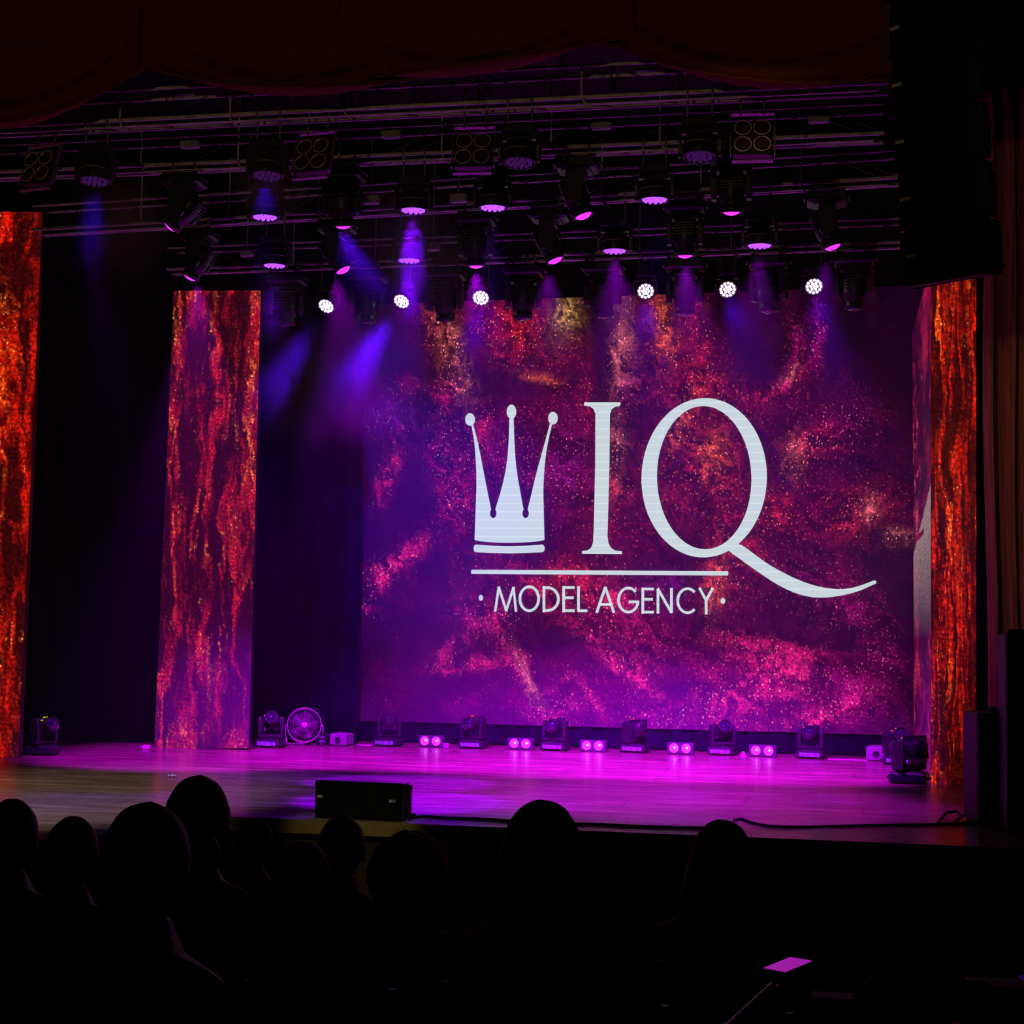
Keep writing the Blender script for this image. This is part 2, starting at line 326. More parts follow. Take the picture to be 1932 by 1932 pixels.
# big screen: blobs are (x, y, rx, ry, angle, colour, strength, sparkle) in picture units of the screen face
YEL = lin((235, 170, 85)); ORG = lin((225, 85, 45)); RED = lin((200, 25, 45)); PNK = lin((235, 30, 110)); SAL = lin((225, 105, 105)); MGT = lin((170, 10, 110)); PUR = lin((90, 10, 120)); WHT = lin((255, 205, 180))
BL = [(1085, 585, 24, 40, 8, YEL, .75, 3), (985, 622, 34, 48, 0, RED, .45, 1.6), (1010, 640, 60, 50, 0, RED, .25, 1.0), (862, 668, 22, 70, -20, SAL, .6, 2.4), (835, 610, 22, 50, 0, RED, .3, 1.2), (850, 740, 18, 50, 10, PNK, .3, 1.4),
      (1192, 655, 17, 85, 4, SAL, .6, 2.4), (1200, 740, 22, 50, 4, MGT, .35, 1.3), (1275, 612, 16, 55, 0, ORG, .7, 2.2), (1285, 690, 45, 60, 0, RED, .35, 1.2), (1345, 745, 26, 45, 20, RED, .6, 1.5), (1340, 640, 20, 60, 0, RED, .3, 1), (1400, 760, 60, 40, 0, RED, .25, 1),
      (1478, 738, 42, 9, -28, PNK, .6, 1.6), (1505, 712, 18, 10, -40, SAL, .6, 1.5), (1552, 630, 10, 60, 6, MGT, .5, 1.8), (1510, 660, 20, 60, 0, MGT, .3, 1), (1040, 712, 34, 9, 12, ORG, .6, 2.0), (1120, 760, 14, 60, 0, RED, .3, 1), (930, 600, 40, 60, 0, MGT, .2, .7),
      (1312, 800, 12, 52, 22, ORG, .6, 2.6), (1358, 865, 20, 34, 0, ORG, .7, 2.4), (1350, 880, 60, 60, 0, RED, .35, 1.3), (1175, 850, 16, 60, 0, SAL, .35, 2.2), (1165, 950, 22, 60, 0, RED, .3, 1.6), (1270, 920, 60, 80, 0, RED, .22, .9), (1440, 990, 80, 70, 0, RED, .20, .9),
      (1545, 840, 45, 30, -30, RED, .35, 2.0), (1520, 860, 20, 30, 0, SAL, .3, 2.2), (1600, 800, 40, 40, 0, MGT, .2, 1.2), (1650, 965, 18, 22, 0, SAL, .7, 2.6), (1640, 960, 45, 40, 0, RED, .3, 1.2), (1702, 1020, 16, 12, 0, SAL, .7, 2.4), (1615, 1000, 30, 30, 0, RED, .25, 1), (1480, 960, 26, 26, 0, RED, .3, 1.4),
      (765, 1062, 48, 13, -38, PNK, .75, 2.2), (720, 1090, 40, 30, -30, PNK, .25, 1.0), (738, 895, 16, 46, 18, PNK, .45, 1.2), (740, 800, 50, 30, 0, PUR, .5, .8), (770, 735, 30, 18, 0, MGT, .35, 1.3), (690, 1160, 26, 14, 20, MGT, .5, 1.6), (870, 950, 30, 50, 0, PNK, .35, 1.8), (850, 850, 40, 40, 0, MGT, .3, 1.4), (920, 830, 25, 30, 0, RED, .4, 1.6),
      (1015, 1275, 42, 9, 58, SAL, .7, 2.4), (990, 1250, 40, 20, 50, PNK, .45, 1.6), (905, 1258, 50, 9, -8, PNK, .7, 1.2), (870, 1230, 45, 14, -30, PNK, .4, 1.0), (1165, 1235, 70, 16, 38, PNK, .8, 1.5), (1225, 1270, 30, 22, 30, PNK, .8, 1.6), (1190, 1180, 80, 30, 20, PNK, .3, .9), (1125, 1310, 40, 9, 50, PNK, .5, 1.1),
      (1378, 1115, 18, 48, 8, ORG, .45, 2.2), (1385, 1080, 40, 60, 10, RED, .4, 1.4), (1090, 1100, 90, 30, 0, RED, .5, 1.3), (1170, 1130, 60, 24, 0, RED, .45, 1.2), (965, 1165, 34, 26, -30, PNK, .45, 2.0), (900, 1160, 30, 24, 0, MGT, .4, 1.2), (1250, 1120, 60, 30, 0, PUR, .5, .8),
      (1480, 1285, 40, 30, 0, PNK, .7, 2.0), (1420, 1300, 60, 60, 0, PNK, .35, 1.2), (1560, 1345, 60, 14, -18, PNK, .75, 2.6), (1600, 1310, 50, 30, 0, MGT, .45, 1.4), (1500, 1240, 60, 12, -10, PNK, .5, 1.2), (1440, 1215, 70, 12, 8, PNK, .35, 1.4), (1600, 1150, 60, 30, 0, MGT, .25, .9), (1350, 1330, 50, 30, 0, PNK, .4, 1.6), (1250, 1350, 60, 20, 0, MGT, .4, 1.2), (1070, 1340, 40, 30, 0, PNK, .25, 1.0), (1660, 1240, 30, 30, 0, MGT, .35, 1.0), (1530, 1100, 80, 40, 0, MGT, .22, .8), (1000, 880, 90, 60, 0, MGT, .22, .9), (1090, 880, 30, 80, 0, PUR, .3, .8)]
PX0, PX1, PY0, PY1 = 611., 1760., 560., 1375.
def paint_big(s, t):
    x = PX0+(PX1-PX0)*s; y = (578+(538-578)*s)*(1-t)+(1358+(1389-1358)*s)*t
    wx = (fbm(x/70, y/110, 1)-.5)*90+(fbm(x/22, y/30, 11)-.5)*26; wy = (fbm(x/80, y/80, 2)-.5)*90+(fbm(x/24, y/24, 12)-.5)*26
    X = x+wx; Y = y+wy
    topf = np.clip((820-y)/260, 0, 1)
    st = fbm(X/16, Y/110, 3, 4)*topf+fbm((X+Y*.6)/46, (Y-X*.6)/20, 4, 4)*(1-topf)       # streaks
    big = fbm(X/120, Y/120, 5, 5); fine = fbm(X/9, Y/12, 6, 3)
    mask = np.clip((x-680)/190, 0, 1)*np.clip((1745-x)/190+.15, 0, 1)
    rightdark = 1-.8*np.clip((x-1500)/90, 0, 1)*np.clip((900-y)/250, 0, 1)
    mod = (.45+1.3*np.clip((st-.35)/.4, 0, 1.3))
    base = np.zeros(x.shape+(3,))
    d0 = lin((48, 2, 34)); d1 = lin((96, 4, 44)); d2 = lin((40, 0, 66))
    b = np.clip((big-.42)/.28, 0, 1)[..., None]
    base += (d0*(1-b)+d1*b)*.52
    low = np.clip((y-1080)/300, 0, 1)[..., None]*np.clip((big-.35)/.3, 0, 1)[..., None]
    base += lin((110, 0, 90))*.35*low  # purple light on the lower half, partly put into the picture colour
    base *= (.25+1.1*np.clip((st-.34)/.42, 0, 1))[..., None]
    g = base*(mask*rightdark)[..., None]+lin((34, 2, 40))[None, None]*.5*(1-mask)[..., None]
    sp = np.zeros_like(g); sp += (lin((225, 45, 75))*.85)[None, None]*(np.clip((big-.44)/.22, 0.05, 1)**1.5*mask*rightdark)[..., None]
    for (bx, by, rx, ry, an, c, k, sk) in BL:
        a = math.radians(an); ca, sa = math.cos(a), math.sin(a)
        dx, dy = x+wx*.45-bx, y+wy*.45-by
        uu = (dx*ca+dy*sa)/(rx*1.15); vv = (-dx*sa+dy*ca)/(ry*1.15)
        e = np.exp(-(uu*uu+vv*vv)*1.1)
        g += c*(k*.85*e*mod*np.clip((fine-.30)*3.2, .12, 1.9))[..., None]
        sp += (c*.7+WHT*.3)*(sk*1.0*e)[..., None]
    return g, sp
def paint_column(seed, hot, red, dark):
    def f(s, t):
        x = s*6.0; y = t*6.2
        wx = (fbm(x*.8, y*1.3, seed)-.5)*1.7+(fbm(x*3.5, y*4.5, seed+9)-.5)*.7
        st = fbm((x+wx)*2.6, (y)*1.25, seed+1, 6); st2 = fbm((x+wx*1.1)*5.5, y*2.0, seed+2, 5); big = fbm((x+wx)*.7, y*.6, seed+3, 3)
        v = np.clip((st-.42)/.30, 0, 1); v2 = np.clip((st2*.6+st*.55-.61)/.16, 0, 1)*np.clip((big-.35)/.25, .15, 1)
        g = dark*.9+(red-dark)*(v**1.5*np.clip(.35+1.3*fbm(x*9, y*7, seed+7, 3), .4, 1.4))[..., None]*.75
        gr = np.clip((fbm(x*26, y*34, seed+6, 2)-.3)*2.4, .1, 1.6); g = g+(hot)*(v2**2.2*.75*gr)[..., None]
        sp = (lin((255, 100, 70))*.55)*(.12+.9*v)[..., None]+lin((255, 200, 110))*(1.6*v2)[..., None]
        return g, sp
    return f
big = empty('led_video_screen', (1.2, YS, .4)); tag(big, 'huge LED screen at the back showing a white crown logo over red and purple glitter', 'screen')
big.location = (0, 0, 0)
c4 = [aty(617, 578, YS), aty(1760, 537, YS), aty(1760, 1389, YS), aty(605, 1358, YS)]
led_mesh('picture_panel', c4, 460, 340, paint_big, big)
# logo
def cA(x, y): return aty(850+x/3.22, 720+y/3.22, YS-.012)
def cB(x, y): return aty(1332+x/3.22, 700+y/3.22, YS-.012)
def plate(mb, pts, th=.010):
    pts = [Vector(p) for p in pts]; n = len(pts)
    tri = tessellate_polygon([pts])
    vs = [tuple(p) for p in pts]+[(p.x, p.y+th, p.z) for p in pts]
    fs = [tuple(t) for t in tri]+[(i, (i+1) % n, (i+1) % n+n, i+n) for i in range(n)]
    mb.add(vs, fs)
def smooth(pts, it=2):
    for _ in range(it):
        q = []
        for i in range(len(pts)-1):
            a, b = pts[i], pts[i+1]; q += [(a[0]*.75+b[0]*.25, a[1]*.75+b[1]*.25), (a[0]*.25+b[0]*.75, a[1]*.25+b[1]*.75)]
        pts = [pts[0]]+q+[pts[-1]]
    return pts
def ell(cx, cyy, rx, ry, n=28, a0=0, a1=360): return [(cx+rx*math.cos(math.radians(a0+(a1-a0)*i/n)), cyy+ry*math.sin(math.radians(a0+(a1-a0)*i/n))) for i in range(n+1)]
crown = MB()
teeL = ell(259, 800, 21, 29, 16, 130, -310+180)
outline = smooth([(124, 255), (140, 330), (152, 440), (159, 600), (152, 800), (146, 962)])
outline += smooth([(146, 962), (200, 974), (355, 980), (510, 974), (570, 962)])[1:]
outline += smooth([(570, 962), (566, 800), (562, 640), (574, 470), (592, 360), (617, 255)])[1:]
outline += smooth([(604, 255), (562, 410), (520, 560), (490, 690), (472, 762)])
outline += ell(456, 800, 20, 29, 14, -50, 230)
outline += smooth([(440, 762), (425, 680), (400, 540), (388, 400), (382, 215)])
outline += smooth([(358, 215), (352, 400), (338, 530), (308, 660), (276, 762)])
outline += ell(259, 800, 20, 29, 14, -50, 230)
outline += smooth([(243, 762), (222, 660), (195, 520), (166, 370), (136, 255)])
plate(crown, [cA(*p) for p in outline])
for c in ((118, 230, 29, 38), (370, 183, 29, 43), (622, 222, 29, 38)): plate(crown, [cA(*p) for p in ell(*c)[:-1]])
crown.build('crown_emblem', M['logo'], big)
b2 = MB(); plate(b2, [cA(*p) for p in [(150, 990), (250, 997), (356, 1000), (460, 997), (560, 990), (571, 1003), (571, 1025), (560, 1036), (460, 1041), (356, 1043), (250, 1041), (150, 1036), (141, 1025), (141, 1003)]]); b2.build('crown_base_bar', M['logo'], big)
I = MB()
plate(I, [cA(*p) for p in [(812, 126), (1031, 126), (1031, 146), (1000, 152), (980, 166), (968, 195), (965, 500), (953, 940), (960, 985), (975, 1010), (1000, 1026), (1041, 1031), (1041, 1047), (799, 1045), (799, 1029), (835, 1024), (856, 1006), (866, 975), (870, 900), (879, 500), (880, 195), (868, 166), (846, 150), (812, 146)]])
I.build('letter_i', M['logo'], big)
Q = MB(); n = 96
o_ = []; i_ = []
for k in range(n):
    a = 2*math.pi*k/n
    o_.append(cA(1541+381*math.cos(a)-6*math.sin(a), 584+484*math.sin(a))); i_.append(cA(1541+287*math.cos(a)+6*math.sin(a)*1.0, 583+435*math.sin(a)))
Q.add([tuple(p) for p in o_+i_]+[(p.x, p.y+.01, p.z) for p in o_+i_], [(k, (k+1) % n, n+(k+1) % n, n+k) for k in range(n)]+[(k, k+2*n, (k+1) % n+2*n, (k+1) % n) for k in range(n)]+[(n+k, n+(k+1) % n, 3*n+(k+1) % n, 3*n+k) for k in range(n)])
top = smooth([(150, 1062), (203, 1044), (300, 1118), (400, 1190), (600, 1290), (780, 1330), (900, 1318), (1025, 1271)]); bot = smooth([(1032, 1291), (900, 1350), (720, 1381), (590, 1368), (450, 1310), (300, 1210), (135, 1090), (90, 1060)])
plate(Q, [cB(*p)+Vector((0, -.001, 0)) for p in top+[(1036, 1280)]+bot])
Q.build('letter_q', M['logo'], big)
ul = MB(); plate(ul, [cA(*p) for p in [(128, 1143), (1684, 1152), (1687, 1158), (1687, 1172), (1684, 1178), (128, 1168), (125, 1162), (125, 1150)]]); ul.build('underline', M['logo'], big)
cap = MB(); TH = 8.0
def stroke(pts, th=TH):
    for i in range(len(pts)-1):
        a, b = Vector((*pts[i], 0)), Vector((*pts[i+1], 0)); d = (b-a); d.normalize(); nn = Vector((-d.y, d.x, 0))*th; e = d*(th*.35)
        plate(cap, [cA(*(p.x, p.y)) for p in (a-e+nn, b+e+nn, b+e-nn, a-e-nn)])
def arc(cx, cyy, rx, ry, a0, a1, th=TH, n=26):
    for i in range(n):
        q = []
        for k, t in ((1, i), (1, i+1), (-1, i+1), (-1, i)):
            a = math.radians(a0+(a1-a0)*t/n); q.append(cA(cx+(rx+k*th)*math.cos(a), cyy+(ry+k*th)*math.sin(a)))
        plate(cap, q)
stroke([(271, 1395), (293, 1248), (338, 1392), (382, 1250), (397, 1395)], 7); arc(478, 1319, 57, 73, 0, 360)
stroke([(567, 1245), (567, 1398)]); arc(590, 1321, 65, 69, -90, 90); stroke([(567, 1252), (592, 1252)]); stroke([(567, 1390), (592, 1390)])
for ex, ey in ((687, 0), (1168, 9)):
    stroke([(ex, 1246+ey), (ex, 1398+ey)])
    for yy, xx in ((1251, 64), (1313, 58), (1391, 64)): stroke([(ex, yy+ey), (ex+xx, yy+ey)])
stroke([(777, 1246), (777, 1392), (828, 1392)]); stroke([(888, 1402), (940, 1250), (992, 1402)]); stroke([(908, 1354), (973, 1354)])
arc(1080, 1327, 60, 73, -42, -352); stroke([(1085, 1338), (1142, 1338)])
stroke([(1260, 1406), (1260, 1260), (1342, 1403), (1342, 1256)]); arc(1440, 1331, 60, 73, -45, -315)
stroke([(1513, 1255), (1553, 1330), (1592, 1255)]); stroke([(1553, 1330), (1553, 1411)])
for c in ((184, 1313, 13, 18), (1655, 1332, 14, 18)): plate(cap, [cA(*p) for p in ell(*c, n=16)[:-1]])
cap.build('caption_model_agency', M['logo'], big)
# legs of the drape under the screen
o = drape('skirt_drape', -3.3, 6.6, 10.24, .01, .62, M['navy'], .4, .03, 'low black skirt drape closing the gap beneath the big screen')
# LED columns
def column(name, corners, paint, label, nx=60, ny=380, side=None):
    r = empty(name); tag(r, label, 'screen', 'tall LED columns at the sides of the stage')
    led_mesh('picture_panel', corners, nx, ny, paint, r); return r
D1 = lin((52, 4, 8))
yL = 7.8
column('led_column', [aty(328, 548, yL), aty(492, 548, yL), aty(470, 1412, yL), aty(291, 1412, yL)], paint_column(21, lin((255, 120, 40)), lin((200, 20, 45)), lin((50, 3, 18))), 'slim LED column left of the big screen, streaked crimson turning magenta at its foot')
yF = 5.32
column('led_column', [aty(-160, 398, yF), aty(80, 400, yF), aty(35, 1430, yF), aty(-190, 1430, yF)], paint_column(34, lin((255, 110, 20)), lin((225, 22, 8)), lin((55, 4, 4))), 'flame orange LED column cut off by the left edge of the photo')
yR = 5.95
rc = column('led_column', [aty(1757, 500, yR), aty(1842, 500, yR), aty(1842, 1481, yR), aty(1757, 1481, yR)], paint_column(47, lin((255, 120, 20)), lin((230, 25, 5)), lin((60, 5, 2))), 'red and gold glittering LED column at the right, half behind the hung speakers')
a = aty(1757, 500, yR); b = aty(1757, 1481, yR); xR = a.x
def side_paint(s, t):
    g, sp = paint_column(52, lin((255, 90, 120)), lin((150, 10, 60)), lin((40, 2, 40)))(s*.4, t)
    # a slanting pale patch set into the colours of this panel, fading downwards
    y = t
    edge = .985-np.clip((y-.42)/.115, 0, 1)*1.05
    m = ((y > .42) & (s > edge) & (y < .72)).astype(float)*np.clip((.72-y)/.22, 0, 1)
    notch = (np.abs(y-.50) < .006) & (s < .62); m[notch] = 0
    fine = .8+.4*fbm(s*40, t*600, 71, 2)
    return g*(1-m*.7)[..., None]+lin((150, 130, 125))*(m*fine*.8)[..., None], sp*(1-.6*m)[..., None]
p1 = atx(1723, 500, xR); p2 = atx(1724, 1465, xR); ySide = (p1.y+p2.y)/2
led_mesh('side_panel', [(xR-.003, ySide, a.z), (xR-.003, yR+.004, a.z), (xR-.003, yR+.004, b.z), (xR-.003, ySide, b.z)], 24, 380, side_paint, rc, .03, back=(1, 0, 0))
# wing drapes between the columns
pA = atz(80, 1428, 0); pB = atz(318, 1413, 0)
drape('wing_curtain', -7.4, -4.2, 8.6, .01, 8.0, M['navy'], .42, .09, 'dark pleated wing curtain hanging between the two left LED columns')
drape('wing_curtain', -4.4, -2.6, 9.6, .01, 8.0, M['navy'], .36, .06, 'narrow navy curtain strip between the left LED column and the big screen')
drape('wing_curtain', 5.95, 9.4, 7.6, .01, 8.0, M['skirt'], .42, .09, 'black wing curtain behind the right hand LED column')
# red and gold house curtain gathered at the right
hc = drape('house_curtain', 5.94, 8.6, 4.7, .0, 8.2, M['gold'], .26, .10, 'gathered dark red and gold house curtain at the far right of the stage', n=160, y1=3.6)
# ------------------------------------------------------------------ swagged valance, top of the proscenium
def swag(name, p0, p1, drop, y, label, n=46, rows=34, ztop=7.6):
    """one swag of a festoon: scalloped folds sagging between two pick-up points"""
    vs = []; fs = []
    for k in range(rows+1):
        t = k/rows
        for i in range(n+1):
            s = i/n; x = p0[0]+(p1[0]-p0[0])*s; hang = 4*s*(1-s)
            zb = p0[1]+(p1[1]-p0[1])*s-drop*hang*(.9+.1*t)
            z = ztop+(zb-ztop)*t-1.1*hang*(1-t)*t*1.6
            fold = abs(math.sin(t*math.pi*3.2+.9))**.7*.22*hang*(.4+.6*t)+math.sin(s*math.pi)*.10*t
            fray = .02*math.sin(i*2.1)*t
            vs.append((x, y-fold-fray, z))
    for k in range(rows):
        for i in range(n): a = k*(n+1)+i; fs.append((a, a+n+1, a+n+2, a+1))
    o = MB().add(vs, fs, True).build(name, M['wine']); so = o.modifiers.new('thickness', 'SOLIDIFY'); so.thickness = .02
    return tag(o, label, 'valance', 'scalloped swags along the top of the stage opening')
yV = -.35
def V(px, py): p = aty(px, py, yV); return (p.x, p.z)
swag('valance_swag', V(-260, 130), V(290, 120), .62, yV, 'dark red swag of the valance at the top left corner, hanging lowest')
swag('valance_swag', V(265, 130), V(880, 140), .25, yV-.06, 'second dark red valance swag, over the left half of the stage')
swag('valance_swag', V(640, 165), V(1200, 80), .12, yV-.12, 'third dark red valance swag, its round fold above the middle of the stage')
swag('valance_swag', V(1090, 60), V(1800, 130), .36, yV-.02, 'fourth dark red valance swag, reaching to the hung speakers on the right')
drape('border_curtain', -9, 9, -.15, 7.2, 9.8, M['skirt'], .4, .05, 'black border curtain above the red valance swags')
drape('proscenium_drape', 5.42, 9.4, -.55, 6.0, 9.8, M['skirt'], .5, .04, 'black masking drape above and behind the hung speakers at top right')
# ------------------------------------------------------------------ trusses
ZT = 6.43
def tY(k, x): return {1: .42, 2: 1.82, 3: 3.705-.08*x, 4: 6.18-.026*x}[k]
def truss(k, x0, x1, label):
    r = empty('lighting_truss', (x0, tY(k, x0), ZT)); tag(r, label, 'truss', 'aluminium lighting trusses above the stage')
    A = Vector((x0, tY(k, x0), ZT)); B = Vector((x1, tY(k, x1), ZT)); L_ = (B-A).length; ang = math.atan2(B.y-A.y, B.x-A.x)
    r.rotation_euler = (0, 0, ang)
    for dy in (0, .29):
        for dz in (0, .29): MB().cyl((0, dy, dz), (L_, dy, dz), .020 if dz == 0 else .016, n=10).build('chord', M['truss_metal'], r)
    br = MB(); n = int(L_/.58)
    for i in range(n+1):
        x = i*L_/n
        for dy in (0, .29): br.cyl((x, dy, 0), (x, dy, .29), .007, n=6)
        if i < n:
            for dy in (0, .29): br.cyl((x, dy, 0 if i % 2 else .29), (x+L_/n, dy, .29 if i % 2 else 0), .006, n=6)
            br.cyl((x, 0, 0), (x+L_/n, .29, 0), .006, n=6)
    br.build('lacing', M['black_metal'], r)
    tray = MB().box((L_/2, -.05, -.085), (L_*.98, .035, .012)); tray.build('cable_tray', M['truss_metal'], r)
    for i in range(5):
        x = L_*(i+.5)/5; MB().cyl((x, .145, .29), (x, .145, 3.4), .006, n=6).build('hoist_cable', M['black_metal'], r)
    return r
truss(1, -4.9, 4.75, 'front lighting truss carrying the four-lamp blinders just behind the valance')
truss(2, -5.6, 4.76, 'second lighting truss from the front, with moving heads and violet wash lights')
truss(3, -5.2, 4.95, 'third lighting truss from the front, above the middle of the stage')
truss(4, -4.4, 5.1, 'rear lighting truss with the six bright white lamps under it')
# ------------------------------------------------------------------ moving head spot
def make_head():
    r = empty('moving_head')
    MB().box((0, 0, .065), (.38, .30, .11), ch=.02).box((0, 0, .125), (.26, .24, .02)).build('base', M['body'], r)
    MB().box((0, -.153, .062), (.29, .006, .055)).build('display', M['panel'], part(r, 'base'))
    for sx in (-1, 1): MB().tube([(sx*.19, -.07, .05), (sx*.215, -.07, .06), (sx*.215, .07, .06), (sx*.19, .07, .05)], .010, 6).build('carry_handle', M['black_metal'], r)
    for sx in (-1, 1):
        for sy_ in (-1, 1): MB().cyl((sx*.15, sy_*.11, 0), (sx*.15, sy_*.11, .015), .022, n=10).build('foot', M['cable'], r)
    yk = MB(); yk.box((0, 0, .165), (.37, .15, .05), ch=.012)
    for sx in (-1, 1):
        yk.loft([[(sx*(.155)+a, b, z) for a, b in ((-.022, -w_), (.022, -w_), (.022, w_), (-.022, w_))] for z, w_ in ((.15, .075), (.25, .085), (.40, .075), (.44, .045))], False)
        yk.cyl((sx*.12, 0, .36), (sx*.185, 0, .36), .04, n=14)
    yk.cyl((0, 0, .13), (0, 0, .15), .07, n=16)
    yk.build('yoke', M['body'], r)
    hd = MB()   # points along +Z, centred on the tilt axle
    hd.lathe([(.06, -.19), (.095, -.175), (.112, -.12), (.115, .0), (.112, .07), (.098, .09), (.092, .13), (.098, .135), (.098, .19), (.086, .19), (.083, .165), (.02, .160)], 22)
    for k in range(6): hd.box((0, 0, -.16+k*.028), (.20, .238, .008))
    o = hd.build('head', M['body'], r, (0, 0, .36), (math.radians(80), 0, 0))
    MB().lathe([(.082, .165), (.075, .185), (.05, .203), (.02, .211), (.002, .212)], 20).build('lens', M['lens_glass'], o)
    MB().box((-.075, .075, .075), (.055, .01, .016), M=Matrix.Rotation(math.radians(0), 4, 'Z')).box((0, .115, .05), (.06, .012, .02)).build('status_light', M['ledred'], o)
    return r
HEAD = make_head()
def point(root, pan, tilt):
    for nme in ('yoke', 'head'):
        c = part(root, nme)
        if nme == 'yoke': c.rotation_euler = (0, 0, math.radians(pan))
        else: c.rotation_euler = (Matrix.Rotation(math.radians(pan), 3, 'Z') @ Matrix.Rotation(math.radians(tilt), 3, 'X')).to_euler()
used = [False]
def head_at(loc, rz, pan, tilt, label, group, scale=1., flip=False):
    if used[0]: r = dup(HEAD)
    else: r = HEAD; used[0] = True
    r.location = loc; r.rotation_euler = (math.pi if flip else 0, 0, math.radians(rz)); r.scale = (scale,)*3
    point(r, pan, tilt); tag(r, label, 'stage light', group); return r
G1 = 'moving head lights standing along the back of the stage floor'
fl_heads = [((510, 1410), 4, 25, 62, 'dim moving head light on the floor left of the round fan'),
            ((732, 1408), 0, -150, 95, 'moving head light with red display turned away, right of the pale box and fan'),
            ((893, 1412), 0, -8, 88, 'moving head light veiled in purple haze, third in the back floor row'),
            ((1047, 1416), 0, 0, 88, 'moving head light facing forward beneath the right side of the crown logo'),
            ((1197, 1419), 0, -125, 92, 'moving head light seen from its side below the letters of the logo'),
            ((1362, 1423), 0, 28, 68, 'moving head light tilted to the right between two lamp boxes'),
            ((1530, 1431), 0, 0, 85, 'moving head light facing forward, fourth from the right on the floor'),
            ((1692, 1442), 6, 20, 70, 'moving head light partly hidden behind the larger black one at right')]
fl_heads[6] = (*fl_heads[6][:4], 'moving head light facing forward below the tip of the curling logo tail')
for (p, rz, pan, tilt, lb) in fl_heads:
    P = atz(*p, 0); P.y = min(P.y, 9.6); P = atz(p[0], p[1], 0) if P.y < 9.6 else Vector((aty(p[0], p[1], 9.6).x, 9.6, 0))
    head_at((P.x, P.y, 0), rz-8, pan, tilt, lb, G1, .98)
P = atz(1715, 1478, 0); big_r = head_at((P.x, P.y, 0), -10, -125, 98, 'large black moving head light with yellow display on the right front floor', G1, 1.12)
P = atz(80, 1424, 0); big_l = head_at((P.x, P.y, 0), 10, 60, 78, 'black moving head light with yellow display beside the far left LED column', G1, 1.0)
for b_ in (big_r, big_l):
    s_ = part(part(b_, 'head'), 'status_light'); me = s_.data.copy(); me.materials.clear(); me.materials.append(M['ledyel']); s_.data = me; s_['label'] = 'yellow display'
    d_ = part(part(b_, 'base'), 'display'); me = d_.data.copy(); me.materials.clear(); me.materials.append(M['lens_glass']); d_.data = me
# hanging moving heads, lens down
def clamps(r, h):
    for sx in (-.11, .11):
        c = MB().cyl((sx, 0, 0), (sx, 0, -h), .012, n=8).torus(.030, .009, 14, 6, M=T(sx, 0, -h-.02) @ Matrix.Rotation(math.pi/2, 4, 'Y')); c.build('hook_clamp', M['grey_metal'], r)
HH = dup(HEAD); clamps(HH, .07)
g_ = part(HH, 'head'); ln = part(g_, 'lens'); me = ln.data.copy(); me.materials.clear(); me.materials.append(M['glint']); ln.data = me; ln['label'] = 'magenta glowing lens'
bpy.data.objects.remove(part(g_, 'status_light'))
hused = [False]
def hang_head(k, px, py, rz, pan, tilt, label, glow=True):
    r = dup(HH) if hused[0] else HH; hused[0] = True
    x = aty(px, py, 3).x
    for _ in range(3): P = aty(px, py, tY(k, x)); x = P.x
    sc = 1.24 if k == 4 else 1.08; r.location = (P.x, tY(k, P.x)-.0, ZT-.12); r.rotation_euler = (math.pi, 0, math.radians(rz)); r.scale = (sc,)*3
    point(r, pan, tilt); tag(r, label, 'stage light', 'moving head lights hanging from the trusses')
    if not glow: part(part(r, 'head'), 'lens').data = part(part(HEAD, 'head'), 'lens').data
    return r
for k, L_, nm in ((2, [(345, 425, -35), (645, 418, 5), (1088, 398, 12), (1380, 384, 0)], 'second truss'),
                  (3, [(373, 520, -20), (633, 510, 20), (897, 498, 0), (1035, 492, 14), (1292, 483, 0), (1560, 470, 10)], 'third truss')):
    pos = {2: ['at its left end', 'above the left bright lamps', 'right of its third wash light', 'near the right blinder'], 3: ['at its left end above the slim LED column', 'above the left bright lamps', 'above the third bright lamp', 'left of the third wash light', 'between the last two wash lights', 'at its right end']}[k]
    for (px, py, ti), pp in zip(L_, pos):
        hang_head(k, px, py, 0, (0 if abs(ti) < 8 else (90 if ti > 0 else -90)), 8+abs(ti), 'magenta-lensed moving head on the %s %s' % (nm, pp))
for (px, py), pp in zip([(540, 590), (692, 588), (840, 585), (987, 582), (1137, 578), (1292, 573), (1450, 568), (1612, 562)],
                        ['left of the first bright lamp', 'between the first two bright lamps', 'between the second and third bright lamps', 'just right of the third bright lamp', 'just left of the fourth bright lamp', 'between the fourth and fifth bright lamps', 'between the last two bright lamps', 'right of the last bright lamp']):
    hang_head(4, px, py, 0, random.uniform(-20, 20), random.uniform(4, 16), 'unlit black moving head on the rear truss %s' % pp, False)
